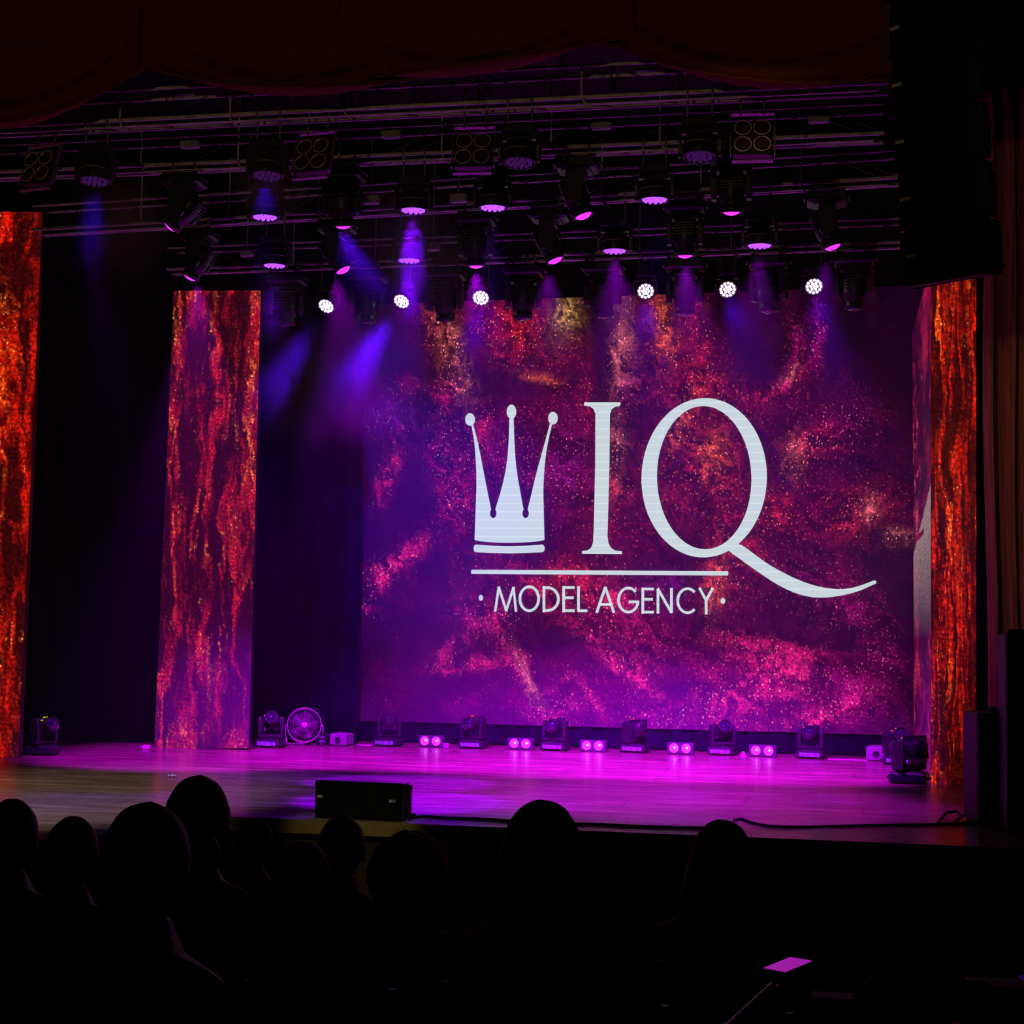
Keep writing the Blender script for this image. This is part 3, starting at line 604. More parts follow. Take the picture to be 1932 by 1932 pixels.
# ------------------------------------------------------------------ LED wash heads
def make_wash(kind):
    r = empty('wash_light')
    MB().box((0, 0, .05), (.30, .22, .09), ch=.018).build('base', M['body'], r)
    yk = MB().box((0, 0, .115), (.34, .09, .035), ch=.008)
    for sx in (-1, 1):
        yk.loft([[(sx*.175+a, b, z) for a, b in ((-.014, -w_), (.014, -w_), (.014, w_), (-.014, w_))] for z, w_ in ((.10, .05), (.2, .06), (.31, .045), (.34, .02))], False)
    yk.build('yoke', M['body'], r)
    hd = MB().lathe([(.03, -.13), (.10, -.125), (.135, -.09), (.150, -.03), (.152, .06), (.146, .075), (.134, .075), (.131, .055), (.02, .053)], 28)
    for k in range(4): hd.torus(.128, .008, 28, 6, z=-.105+k*.018)
    o = hd.build('head', M['body'], r, (0, 0, .27), (0, 0, 0))
    MB().torus(.150, .006, 28, 6, z=-.025).build('trim_ring', M['grey_metal'], o)
    cells = []
    for R_, n_ in ((0, 1), (.050, 6), (.102, 12)):
        for i in range(n_): cells.append((R_*math.cos(2*math.pi*i/n_), R_*math.sin(2*math.pi*i/n_)))
    m1 = MB(); m2 = MB()
    for i, (x, y) in enumerate(cells):
        m1.lathe([(.0195, .056), (.0185, .072), (.010, .080), (.001, .082)], 10, M=T(x, y, 0))
    m1.build('led_array', M[{'off': 'led_off', 'violet': 'led_violet', 'bright': 'led_white'}[kind]], o)
    clamps(r, .08)
    return r
WASH = {k: make_wash(k) for k in ('off', 'violet', 'bright')}
wused = set()
def wash_at(k, px, py, kind, aim, label, power=0, color=VIO, size=30, blend=.4):
    """lens of the lamp at a point under truss k; aim = direction it points to"""
    r = dup(WASH[kind]) if kind in wused else WASH[kind]; wused.add(kind)
    x = aty(px, py, 3).x
    for _ in range(3): P = aty(px, py, tY(k, x)); x = P.x
    yy = tY(k, P.x)
    fs = .80 if kind == 'bright' else 1.0
    root = Vector((P.x, yy, P.z+.30*fs))
    r.location = root; r.rotation_euler = (math.pi, 0, 0); r.scale = (fs,)*3
    h = (ZT-.02-root.z)
    d = Vector(aim).normalized(); dl = Vector((d.x, -d.y, -d.z))        # into the flipped root
    head = part(r, 'head'); head.rotation_euler = dl.to_track_quat('Z', 'Y').to_euler()
    part(r, 'yoke').rotation_euler = (0, 0, math.atan2(d.x, d.y)*0)
    tag(r, label, 'stage light', 'LED wash lights under the trusses')
    for c in kids(r):
        if c.name.startswith('hook_clamp'): c.scale = (1, 1, max(.5, h/.10/fs))
    if power:
        c = Vector((root.x, root.y, root.z-.27*fs))+d*.10*fs
        spot('wash_beam', c, c+d, power, color, size, blend, .10)
    return r
for px, py, lb, pw in ((180, 335, 'dim wash light at the left end of the front truss above a blue haze beam', 100), (505, 325, 'dim wash light on the front truss beside the second blinder', 160), (980, 300, 'dim wash light on the front truss right of the third blinder', 0), (1320, 288, 'dim wash light on the front truss left of the right hand blinder', 0)):
    wash_at(1, px, py, 'off', (0, -.12, -1), lb, pw, BLU, 22)
DN = (0, .0, -1)
for (px, py, pw), lb in zip(((500, 403, 700), (780, 390, 7000), (930, 385, 1800), (1235, 370, 900)), ('first of the four violet wash lights on the second truss, upper left', 'violet wash light on the second truss with the strong beam below it', 'violet wash light on the second truss right of the strong beam', 'violet wash light on the second truss, farthest right of its four')):
    wash_at(2, px, py, 'violet', DN, lb, pw, (.18, 0, 1), 22, .3)
for (px, py, pw), lb in zip(((518, 495, 1000), (772, 485, 5000), (1160, 467, 900), (1433, 457, 900)), ('leftmost violet wash light on the third truss', 'violet wash light on the third truss in line with the strong beam', 'violet wash light on the third truss above the letter I', 'violet wash light on the third truss above the letter Q')):
    wash_at(3, px, py, 'violet', DN, lb, pw, (.20, 0, 1), 22, .3)
bright = [(618, 577, (-.14, -.70, -.70), 600, 'first dazzling white lamp on the rear truss, over the left edge of the big screen'),
          (760, 568, (-.16, -.68, -.70), 1100, 'second dazzling white lamp on the rear truss, with the broad beam to its lower left'),
          (908, 562, (.06, -.76, -.65), 900, 'third dazzling white lamp on the rear truss, above the crown logo'),
          (1218, 550, (.12, -.80, -.58), 800, 'fourth dazzling white lamp on the rear truss, above the letter I'),
          (1372, 547, (.16, -.82, -.56), 800, 'fifth dazzling white lamp on the rear truss, above the letter Q'),
          (1535, 541, (.10, -.80, -.58), 900, 'sixth dazzling white lamp on the rear truss, farthest right')]
for px, py, aim, pw, lb in bright: wash_at(4, px, py, 'bright', aim, lb, pw*(1.6 if px < 800 else 3), (.10, 0.0, 1), 17, .5)
# general violet wash of the rig over the stage floor
for px, py, tx, ty_, pw, sz in ((373, 520, -3.6, 6.2, 4600, 46), (633, 510, -1.2, 7.6, 5600, 48), (897, 498, .6, 7.6, 5600, 50), (1160, 470, 1.9, 7.4, 5600, 50), (1292, 483, 3.1, 7.4, 5600, 50), (1560, 470, 3.7, 7.0, 3000, 40),
                              (1035, 492, 1.4, 3.4, 2200, 50), (1433, 460, 3.2, 3.0, 1900, 48)):
    P = aty(px, py+6, 3.6-.05); P.z -= .06
    spot('rig_wash', P, (tx, ty_, 0), pw, (.50, 0, 1), sz, .6, .06)
P = aty(645, 424, 1.75); P.z -= .06; spot('rig_wash', P, (-1.7, 10.2, 3.4), 3400, (.10, 0, 1), 30, .9, .06)
spot('rig_wash', (-3.4, 1.9, 5.7), (-4.3, 7.8, .2), 900, (.5, 0, 1), 26, .9, .06)
# ------------------------------------------------------------------ four-lamp blinders on the front truss
def make_blinder():
    r = empty('blinder')
    MB().box((0, .07, 0), (.40, .12, .40), ch=.02).build('housing', M['body'], r)
    sb = MB()
    for sx in (-1, 1): sb.box((sx*.225, .05, .05), (.012, .05, .5))
    sb.box((0, .05, .30), (.46, .05, .012)).box((0, .05, -.27), (.42, .05, .012)); sb.build('bracket', M['grey_metal'], r)
    for sx in (-1, 1):
        for sz in (-1, 1):
            m_ = T(sx*.098, 0, sz*.098) @ RX(math.pi/2)
            l_ = MB().lathe([(.088, 0), (.088, .014), (.078, .014), (.070, -.02), (.045, -.055), (.015, -.07), (.012, -.03), (.001, -.028)], 24, M=m_).build('lamp', M['bowl'], r)
            MB().torus(.086, .006, 28, 6, z=.012, M=m_).build('rim', M['chrome'], l_)
    return r
BLN = make_blinder()
for i, (px, py, rz, lb) in enumerate(((70, 314, -12, 'four-lamp blinder at the far left end of the rig'), (588, 291, -8, 'four-lamp blinder on the front truss left of the middle of the stage'), (892, 281, 4, 'four-lamp blinder on the front truss above the middle of the stage'), (1420, 257, 4, 'four-lamp blinder on the front truss near its right end'))):
    r = BLN if i == 0 else dup(BLN)
    P = aty(px, py, .30); r.location = P; r.rotation_euler = (math.radians(-16), 0, math.radians(rz)); r.scale = (.84,)*3
    if i: pass
    else:
        for sx in (-.12, .12): MB().cyl((sx, .05, .28), (sx, .0, .77), .014, n=8).build('hook_clamp', M['grey_metal'], r)
    tag(r, lb, 'stage light', 'four-lamp blinders on the front truss')
# ------------------------------------------------------------------ two-lamp blinders on the floor
def make_duo():
    r = empty('lamp_box')
    MB().box((0, .06, .085), (.38, .12, .165), ch=.008).box((0, .06, .004), (.3, .1, .008)).build('housing', M['dark_box'], r)
    for sx in (-1, 1):
        m_ = T(sx*.088, -.002, .09) @ RX(math.pi/2)
        l_ = MB().lathe([(.068, -.004), (.068, .010), (.060, .010), (.058, .003), (.001, .002)], 24, M=m_).build('lamp', M['cob'], r)
        MB().lathe([(.0125, .003), (.011, .010), (.004, .014), (.001, .0145)], 12, M=m_ @ T(.012, .008, 0)).build('lamp_core', M['cobdot'], l_)
    return r
DUO = make_duo()
for i, (px, py, lb) in enumerate(((812, 1410, 'lamp box with two glowing magenta lamps, farthest left of the five'), (981, 1415, 'two-lamp magenta box left of the moving head under the crown logo'), (1118, 1419, 'two-lamp magenta box right of the moving head under the crown logo'), (1283, 1424, 'two-lamp magenta box under the letter Q'), (1438, 1428, 'two-lamp magenta box farthest right, beside a small pale cone'))):
    r = DUO if i == 0 else dup(DUO)
    P = aty(px, py, 9.42); r.location = (P.x, 9.42, 0); r.rotation_euler = (0, 0, math.radians(-6)); tag(r, lb, 'stage light', 'two-lamp boxes on the floor under the big screen')
# ------------------------------------------------------------------ fan
P = aty(573, 1407, 9.0); fan = empty('floor_fan', (P.x, 9.0, 0), (0, 0, math.radians(18))); tag(fan, 'round wire-caged floor fan left of the big screen', 'fan')
fm = T(0, 0, .29) @ RX(math.radians(84))
cage = MB().torus(.245, .011, 40, 8, M=fm, z=.05).torus(.245, .009, 40, 8, M=fm, z=-.06).torus(.16, .003, 32, 5, M=fm, z=.075).torus(.08, .003, 32, 5, M=fm, z=.088)
for i in range(40):
    a = 2*math.pi*i/40; c_, s_ = math.cos(a), math.sin(a)
    cage.tube([(c_*.24, s_*.24, -.06), (c_*.247, s_*.247, 0), (c_*.24, s_*.24, .05), (c_*.16, s_*.16, .075), (c_*.05, s_*.05, .09)], .0022, 4, M=fm)
cage.build('cage', M['fan_metal'], fan)
MB().lathe([(.045, .085), (.045, .10), (.02, .106), (.001, .107)], 18, M=fm).build('hub', M['white_plastic'], fan)
bl = MB()
for i in range(5):
    a = 2*math.pi*i/5; m_ = fm @ Matrix.Rotation(a, 4, 'Z')
    bl.loft([[(r_*math.cos(t_), r_*math.sin(t_), z_+d_) for t_, z_, d_ in ((-.32*k_, -.02, -.002), (.38*k_, .03, -.002), (.38*k_, .03, .002), (-.32*k_, -.02, .002))] for r_, k_ in ((.03, .9), (.12, 1.15), (.21, .95))], True, m_)
bl.build('fan_blades', M['fan_blade'], fan)
MB().cyl((0, 0, .29), (0, .12, .285), .06, .045, 16).build('motor', M['body'], fan)
st = MB().tube([(-.27, 0, .29), (-.275, 0, .2), (-.24, 0, .012), (-.24, -.12, .012), (-.24, .14, .012)], .011, 8).tube([(.27, 0, .29), (.275, 0, .2), (.24, 0, .012), (.24, -.12, .012), (.24, .14, .012)], .011, 8).cyl((-.24, .1, .012), (.24, .1, .012), .011).cyl((-.27, 0, .29), (-.24, 0, .29), .012).cyl((.27, 0, .29), (.24, 0, .29), .012)
st.build('stand', M['fan_metal'], fan)
# boxes on the stage floor
def haze_box(px, py, y, label, w_=.26, h_=.22, rz=-6):
    P = aty(px, py, y); r = empty('smoke_machine', (P.x, y, 0), (0, 0, math.radians(rz))); tag(r, label, 'smoke machine', 'pale smoke machines beside the big screen')
    MB().box((0, .15, h_/2+.006), (w_, .3, h_), ch=.015).build('housing', M['pale_plastic'], r)
    m_ = T(0, -.001, h_/2) @ RX(math.pi/2)
    MB().lathe([(.045, 0), (.045, .008), (.034, .010), (.028, -.0), (.001, -.002)], 18, M=m_).build('nozzle', M['body'], r)
    MB().box((0, .15, h_+.02), (w_*.55, .02, .012)).cyl((-w_*.27, .15, h_), (-w_*.27, .15, h_+.022), .008).cyl((w_*.27, .15, h_), (w_*.27, .15, h_+.022), .008).build('handle', M['grey_metal'], r)
    for sx in (-1, 1): MB().box((sx*w_*.36, .15, .003), (.03, .25, .006)).build('foot', M['cable'], r)
    return r
haze_box(637, 1406, 9.1, 'pale smoke machine with a round nozzle just right of the floor fan', .26, .17)
haze_box(1653, 1436, 9.3, 'pale smoke machine at the right end of the back row of floor lights', .27, .19)
P = aty(607, 1405, 9.15); r = empty('dimmer_pack', (P.x-.02, 9.15, 0)); tag(r, 'black dimmer pack between the floor fan and the pale smoke machine', 'dimmer')
MB().box((0, .12, .085), (.20, .26, .17), ch=.01).build('housing', M['body'], r)
for z_ in (.06, .12): MB().box((.02, -.012, z_), (.08, .008, .03)).build('socket', M['panel'], r)
P = aty(842, 1411, 9.3); tag(MB().box((0, 0, .035), (.085, .07, .07), ch=.008).cyl((-.0, 0, .07), (0, 0, .078), .02).build('plug_block', M['pale_plastic'], None, (P.x, 9.3, 0)), 'small pale plug block right of the leftmost two-lamp box', 'plug block')
P = aty(1402, 1424, 9.4); tag(MB().lathe([(.055, 0), (.055, .01), (.035, .02), (.022, .07), (.008, .075)], 16).build('marker_cone', M['pale_plastic'], None, (P.x, 9.4, 0), (0, math.radians(0), 0)), 'tiny pale cone left of the farthest right two-lamp box', 'cone')
P = atz(276, 1414, 0); tag(MB().box((0, 0, .03), (.09, .06, .06), ch=.008).cyl((-.05, 0, .03), (-.085, 0, .03), .012).build('plug_connector', M['white_plastic'], None, (P.x, P.y, 0)), 'small white plug at the foot of the slim left LED column', 'plug')
def scrap(px, py, label, w_=.09, d_=.12):
    P = atz(px, py, 0); vs = []; fs = []; n = 6
    for i in range(n+1):
        for j in range(n+1): vs.append((w_*(i/n-.5), d_*(j/n-.5), .006+.022*abs(math.sin(i*1.1+j*.6))))
    for i in range(n):
        for j in range(n): a = i*(n+1)+j; fs.append((a, a+n+1, a+n+2, a+1))
    o = MB().add(vs, fs, True).build('paper_scrap', M['white_plastic'], None, (P.x, P.y, 0), (0, 0, .5)); so = o.modifiers.new('thickness', 'SOLIDIFY'); so.thickness = .002
    return tag(o, label, 'paper')
scrap(324, 1466, 'crumpled white paper scrap lying on the left of the stage floor')
for px0, px1, py_, lb in ((674, 716, 1407, 'white cable tape strip on the floor left of the second moving head'), (1562, 1640, 1431, 'thin white cable strip on the floor right of the forward facing moving head')):
    a, b = aty(px0, py_, 9.35), aty(px1, py_, 9.35); tag(MB().box(((a.x+b.x)/2, 9.35, .008), (b.x-a.x, .04, .012)).build('cable_strip', M['white_plastic']), lb, 'tape')
# ------------------------------------------------------------------ speakers
def badge(parent, x, y, z, w_=.05, h_=.022, blue=False, rx=math.pi/2, rz=0):
    MB().box((0, 0, 0), (w_, .006, h_)).build('badge', M['badge_blue' if blue else 'badge'], parent, (x, y, z), (0, 0, rz))
def make_array_box(w_, h_, d_):
    """wide line array cabinet: trapezoid body, wrapped grille, rigging rails"""
    r = empty('line_array_speaker')
    wf, wb = w_, w_*.82
    bd = MB().loft([[(-wf/2, 0, z), (wf/2, 0, z), (wf/2, d_*.3, z), (wb/2, d_, z*.72+.14*h_), (-wb/2, d_, z*.72+.14*h_), (-wf/2, d_*.3, z)] for z in (.008, h_-.008)], False)
    bd.build('cabinet', M['speaker'], r)
    g = MB().box((0, -.012, h_/2), (wf*.97, .022, h_*.93), ch=.008); g.build('grille', M['grille'], r)
    for z in (.006, h_-.006): MB().box((0, -.012, z), (wf*.99, .035, .008)).build('edge_strip', M['seat_shell'], r)
    for sx in (-1, 1):
        MB().box((sx*(wf/2+.022), d_*.25, h_/2), (.03, .05, h_*.86)).cyl((sx*(wf/2-.0), d_*.25, h_*.15), (sx*(wf/2+.065), d_*.25, h_*.15), .010).cyl((sx*(wf/2), d_*.25, h_*.85), (sx*(wf/2+.05), d_*.25, h_*.85), .010).sph((sx*(wf/2+.065), d_*.25, h_*.15), .018, 8, 6).build('rigging_rail', M['black_metal'], r)
    return r
BX = make_array_box(.80, .33, .42)
P0 = atz(592, 1549, 0); BX.location = (P0.x+.42, .42, 0); BX.rotation_euler = (0, 0, math.radians(-3))
a0 = aty(594, 1549, .25).x; a1 = aty(762, 1552, .25).x
BX.location = ((a0+a1)/2, .24, 0); sc = (a1-a0)/.80; BX.scale = (sc, sc, .33/.33*(75/226.)/.33*1.0)
tag(BX, 'black line array speaker lying on the front edge of the stage', 'speaker')
badge(BX, -.355, -.026, .19); badge(BX, .30, -.026, .175, .045, .022); badge(BX, .325, -.027, .175, .03, .024, True)
# flown array at the right
FA = make_array_box(.58, .40, .26); badge(FA, -.24, -.026, .22, .07, .024); 
arr = [(1705, 545), (1693, 440), (1684, 332), (1678, 225), (1674, 118), (1671, 12)]
yArr = -3.0
for i, (px, py) in enumerate(arr):
    r = FA if i == 0 else dup(FA)
    P = aty(px+6, py, yArr)
    nx_ = arr[i+1] if i+1 < len(arr) else (1669, -95)
    Pn = aty(nx_[0]+6, nx_[1], yArr); hgt = (Pn-P).length
    r.scale = (1, 1, hgt/.40*1.0)
    rz = math.radians(-38)
    # the left bottom front corner stands at P; the column leans a little like the real curve
    M_ = Matrix.Rotation(rz, 4, 'Z'); off = M_ @ Vector((-.29, 0, 0)); r.location = P-off
    r.rotation_euler = (0, 0, rz)
    tag(r, ['lowest', 'second from the bottom', 'third from the bottom', 'fourth from the bottom', 'fifth from the bottom', 'topmost'][i].join(['black line array speaker hung at upper right, ', ' of the column']), 'speaker', 'flown line array at the right')
# floor cabinets at the right
def tall_speaker(name, corner_px, y, w_, d_, h_, rz, label):
    P = aty(*corner_px, y); r = empty(name, (P.x, y, 0), (0, 0, math.radians(rz))); tag(r, label, 'speaker')
    MB().box((w_/2, d_/2, h_/2+.01), (w_, d_, h_-.02), ch=.012).build('cabinet', M['speaker'], r)
    MB().box((w_/2, -.008, h_/2), (w_*.94, .016, h_*.95), ch=.005).build('grille', M['grille'], r)
    for sx in (.12, .88):
        for sy_ in (.12, .88): MB().cyl((w_*sx, d_*sy_, 0), (w_*sx, d_*sy_, .025), .02).build('foot', M['cable'], r)
    return r
ts = tall_speaker('subwoofer', (1845, 1552), 1.65, 0.30, .52, 1.0, 9, 'black tall subwoofer cabinet standing at the right end of the stage')
P = aty(1898, 1568, 1.0)
r = empty('speaker_stack', (P.x+.01, 1.0, 0)); r.name = 'tower_speaker'; tag(r, 'taller black tower speaker cut off by the right edge of the photo', 'speaker')
MB().box((.40, .30, .87), (.8, .6, 1.69), ch=.015).build('cabinet', M['speaker'], r)
for z_ in (.46, 1.34): MB().box((.4, -.012, z_), (.76, .016, .82), ch=.006).build('grille', M['grille'], r)
for x_ in (.1, .7): MB().cyl((x_, .2, 0), (x_, .2, .03), .025).build('foot', M['cable'], r); MB().cyl((x_, .55, 0), (x_, .55, .03), .025).build('foot', M['cable'], r)
badge(r, .10, -.024, 1.62, .07, .022); badge(r, .12, -.024, .76, .07, .022)
# handle of a coiled cable on the subwoofer
P = aty(1880, 1344, 1.8); tag(MB().torus(.07, .012, 24, 8, M=T(0, 0, .014)).torus(.066, .012, 24, 8, M=T(.008, .004, .036)).build('cable_coil', M['cable'], None, (P.x, 1.9, 1.002)), 'coil of black cable on top of the tall subwoofer', 'cable')
# cables along the stage edge
def cable(pts, r_, label, name='stage_cable'):
    P = [atz(x, y, .0) for x, y in pts]; Q_ = []
    for i in range(len(P)-1):
        for k in range(6):
            t = k/6; p0 = P[max(i-1, 0)]; p1_ = P[i]; p2_ = P[i+1]; p3 = P[min(i+2, len(P)-1)]
            Q_.append(.5*((2*p1_)+(p2_-p0)*t+(2*p0-5*p1_+4*p2_-p3)*t*t+(3*p1_-p0-3*p2_+p3)*t**3))
    Q_.append(P[-1]); Q_ = [(q.x, max(q.y, .14), r_) for q in Q_]
    return tag(MB().tube(Q_, r_, 8).build(name, M['cable']), label, 'cable')
cable([(772, 1546), (800, 1543), (840, 1546), (880, 1547), (920, 1549), (960, 1552), (1010, 1556), (1060, 1558), (1110, 1558), (1200, 1562), (1300, 1565), (1372, 1564)], .014, 'black cable running right along the stage edge from the lying speaker')
cable([(1385, 1550), (1400, 1548), (1420, 1555), (1450, 1561), (1500, 1563), (1560, 1562), (1640, 1560), (1720, 1559), (1790, 1557), (1840, 1556), (1893, 1556)], .013, 'thick black cable curving across the right front of the stage to the subwoofer')
P = [atz(1770, 1556, 0), atz(1785, 1545, 0), atz(1805, 1545, 0), atz(1815, 1552, 0), atz(1800, 1557, 0)]
tag(MB().tube([(p.x, p.y, .02+.05*math.sin(i/4*math.pi)) for i, p in enumerate(P)], .014, 8).build('cable_loop', M['cable']), 'loose black cable loop at the left foot of the tall subwoofer', 'cable')
# ------------------------------------------------------------------ rig boxes and cable drops
G4 = 'junction boxes on the lighting rig'
for i, (k, px, py, w_, h_, lb) in enumerate(((2, 700, 377, .15, .07, 'pink lit junction box left of the beam lamp on the second truss'), (2, 865, 374, .15, .07, 'pink lit junction box between two wash lights on the second truss'), (3, 466, 480, .13, .04, 'flat pink lit box at the left of the third truss'), (3, 817, 468, .13, .05, 'flat pink lit box right of the strong violet beam on the third truss'),
        (1, 1135, 238, .17, .05, 'dim purple junction box above the front truss in the middle'), (1, 1545, 224, .17, .06, 'dim purple junction box above the right end of the front truss'), (1, 738, 254, .17, .06, 'dim purple junction box on the front truss left of the middle blinder'), (1, 358, 273, .17, .06, 'dim purple junction box at the left of the front truss'), (1, 350, 178, .17, .03, 'small pink lit box just under the second valance swag'), (1, 1220, 133, .16, .03, 'small pink lit box just under the third valance swag'))):
    yk_ = (tY(k, 1)+.05) if k > 1 else 1.2
    P = aty(px, py, yk_+.25); tag(MB().box((0, 0, 0), (w_*1.15, .08, h_*1.3), ch=.01).box((0, -.042, 0), (w_*.8, .006, h_*.8)).cyl((0, 0, h_*.6), (0, 0, 9.99-P.z), .006, n=6).build('junction_box', M['pale_plastic'], None, P), lb, 'junction box', G4)
G5 = 'power cables hanging from the rig'
drops = [(2, 266, 300), (2, 449, 298), (2, 640, 290), (2, 833, 287), (2, 1040, 272), (2, 1245, 262), (1, 226, 224), (1, 434, 214), (1, 649, 203), (1, 1097, 178), (3, 266, 405), (3, 432, 402), (3, 600, 396), (3, 905, 380), (3, 1135, 370), (3, 1322, 360), (3, 1512, 345), (4, 553, 498), (4, 708, 492), (4, 870, 485), (4, 1207, 475), (4, 1380, 465)]
cntd = {}; ordn = ['first', 'second', 'third', 'fourth', 'fifth', 'sixth', 'seventh']
cb = MB().tube([(0, 0, .62), (0, .0, .2), (0, -.0, .0), (.015, -.02, -.06), (.05, -.03, -.11), (.10, -.03, -.13)], .011, 8)
CB = cb.build('power_cable', M['truss_metal'])
for i, (k, px, py) in enumerate(drops):
    o = CB if i == 0 else CB.copy()
    if i: COL.objects.link(o)
    x = aty(px, py, 3).x; P = aty(px, py, tY(k, x)-.03); o.location = P; o.rotation_euler = (0, 0, random.uniform(-.3, .3)); s_ = random.uniform(.8, 1.1); o.scale = (s_, s_, s_)
    cntd[k] = cntd.get(k, 0)+1; tag(o, 'grey cable drop with curled end, %s from the left on the %s truss' % (ordn[cntd[k]-1], {1: 'front', 2: 'second', 3: 'third', 4: 'rear'}[k]), 'cable', G5)
# ------------------------------------------------------------------ audience
def skin_body():
    """seated figure facing +Y, one surface: pelvis at the seat, hands with five fingers resting on the thighs"""
    V_ = []; E_ = []; R_ = []
    def v(p, r, parent=None):
        V_.append(p); R_.append(r); i = len(V_)-1
        if parent is not None: E_.append((parent, i))
        return i
    pel = v((0, 0, .53), (.165, .12)); ab = v((0, -.01, .68), (.145, .105), pel); ch = v((0, -.02, .86), (.165, .11), ab); uc = v((0, -.02, .97), (.13, .085), ch); nk = v((0, 0, 1.045), (.055, .058), uc); hb = v((0, .02, 1.12), (.06, .07), nk)
    for s in (-1, 1):
        sh = v((s*.175, -.015, .955), (.062, .062), uc); el = v((s*.235, .03, .70), (.044, .044), sh); wr = v((s*.13, .27, .60), (.027, .027), el); pm = v((s*.10, .34, .60), (.034, .018), wr)
        for k, (dx, ln) in enumerate(((-.030, .062), (-.010, .078), (.012, .074), (.032, .058))):
            a_ = v((s*.10+s*dx, .375, .603), (.010, .010), pm); b_ = v((s*.10+s*dx*1.15, .375+ln*.6, .600), (.009, .009), a_); v((s*.10+s*dx*1.2, .375+ln, .585), (.008, .008), b_)
        t1 = v((s*.10-s*.045, .315, .598), (.011, .011), pm); v((s*.10-s*.065, .355, .590), (.009, .009), t1)
        hp = v((s*.10, .05, .52), (.09, .09), pel); kn = v((s*.14, .46, .50), (.062, .062), hp); an = v((s*.14, .47, .10), (.042, .042), kn); v((s*.15, .60, .045), (.036, .03), an)
    me = bpy.data.meshes.new('seated_body'); me.from_pydata(V_, E_, []); o = bpy.data.objects.new('seated_body', me); COL.objects.link(o)
    sk = o.modifiers.new('skin', 'SKIN'); sk.use_smooth_shade = True
    if not me.skin_vertices: me.attributes.new('skin', 'FLOAT', 'POINT') if False else None
    return o, V_, R_
def person_mesh():
    import bmesh
    bm = bmesh.new()
    o, V_, R_ = skin_body(); me = o.data
    bmx = bmesh.new(); bmx.from_mesh(me); lay = bmx.verts.layers.skin.verify()
    bmx.verts.ensure_lookup_table()
    for i, vv in enumerate(bmx.verts): vv[lay].radius = R_[i]; vv[lay].use_root = (i == 0)
    bmx.to_mesh(me); bmx.free()
    ss = o.modifiers.new('smooth', 'SUBSURF'); ss.levels = 1; ss.render_levels = 1
    dg = bpy.context.evaluated_depsgraph_get(); ev = o.evaluated_get(dg); m2 = bpy.data.meshes.new_from_object(ev)
    bm.from_mesh(m2)
    # head: shaped ellipsoid with brow, nose, lips, chin and ears
    H = MB(); n, m_ = 28, 20
    R = []
    for k in range(m_+1):
        t = math.pi*min(max(k/m_, .004), .996); ring = []
        for i in range(n):
            a = 2*math.pi*i/n; x = math.sin(t)*math.cos(a); y = math.sin(t)*math.sin(a); z = -math.cos(t)
            jaw = 1-.28*max(0, -z-.1)**1.2
            X = .076*x*jaw; Y = .097*y*(1 if y < 0 else (.94-.06*abs(z))); Z = .118*z
            if y > .75:                    # face side
                front = (y-.75)/.25
                Y += front*(.020*math.exp(-((z+.12)/.16)**2-(x/.16)**2)+.008*math.exp(-((z+.48)/.09)**2-(x/.25)**2)-.008*math.exp(-((z-.05)/.09)**2-((abs(x)-.36)/.16)**2)+.010*math.exp(-((z+.85)/.15)**2))
            ring.append((X, Y+.028, Z+1.185))
        R.append(ring)
    H.loft(R, True)
    for s in (-1, 1): H.sph((s*.080, .018, 1.175), (.010, .018, .032), 10, 8); H.sph((s*.030, .112, 1.190), (.012, .008, .009), 8, 6)
    hm = H.mesh('h'); bm.from_mesh(hm)
    for f_ in bm.faces: f_.smooth = True
    res = bpy.data.meshes.new('person'); bm.to_mesh(res); bm.free(); res.materials.append(M['skin']); bpy.data.objects.remove(o)
    return res
PM = person_mesh()
def hair_mesh(kind):
    H = MB(); n, m_ = 40, 26; R = []
    for k in range(m_+1):
        t = math.pi*min(max(k/m_, .004), .996); ring = []
        for i in range(n):
            a = 2*math.pi*i/n; x = math.sin(t)*math.cos(a); y = math.sin(t)*math.sin(a); z = -math.cos(t)
            rx, ry, rz = {'short': (.087, .108, .124), 'long': (.100, .112, .13), 'afro': (.155, .150, .165), 'bun': (.090, .112, .127), 'bald': (.083, .104, .122)}[kind]
            X, Y, Z = rx*x, ry*y, rz*z
            nn = mnoise.noise(Vector((x*3, y*3, z*3+ord(kind[0]))))
            g_ = 1+(.03 if kind != 'afro' else .07)*nn+(.03*mnoise.noise(Vector((x*11, y*11, z*11))) if kind == 'afro' else .008*math.sin(a*14+3*nn))
            X *= g_; Y *= g_; Z *= g_
            if y > .45 and z < .45: Y = min(Y, .045)              # open at the face
            if kind in ('short', 'bald', 'bun') and z < -.30: X *= .80; Y = Y*.80; Z = -.30*rz+(Z+.30*rz)*.45
            if kind == 'long' and z < .15:                          # falls straight past the shoulders, a bell from behind
                q = (.15-z)/1.15; w_ = 1+.45*math.sin(min(1, q*1.3)*math.pi/2); rr_ = max(.55, 1-.25*q)
                X = rx*math.cos(a)*w_*(1+.02*nn); Y = ry*math.sin(a)*(1+.02*nn)*rr_; Y = min(Y, .045-.06*q); Z = rz*.15-q*.34
            ring.append((X, Y+.012, Z+1.190+(.02 if kind == 'afro' else 0)))
        R.append(ring)
    H.loft(R, True)
    if kind == 'bun': H.sph((.045, -.12, 1.12), (.06, .055, .06), 16, 12)
    me = H.mesh('hair_'+kind); me.materials.append(M['hair']); return me
HM = {k: hair_mesh(k) for k in ('short', 'long', 'afro', 'bun', 'bald')}
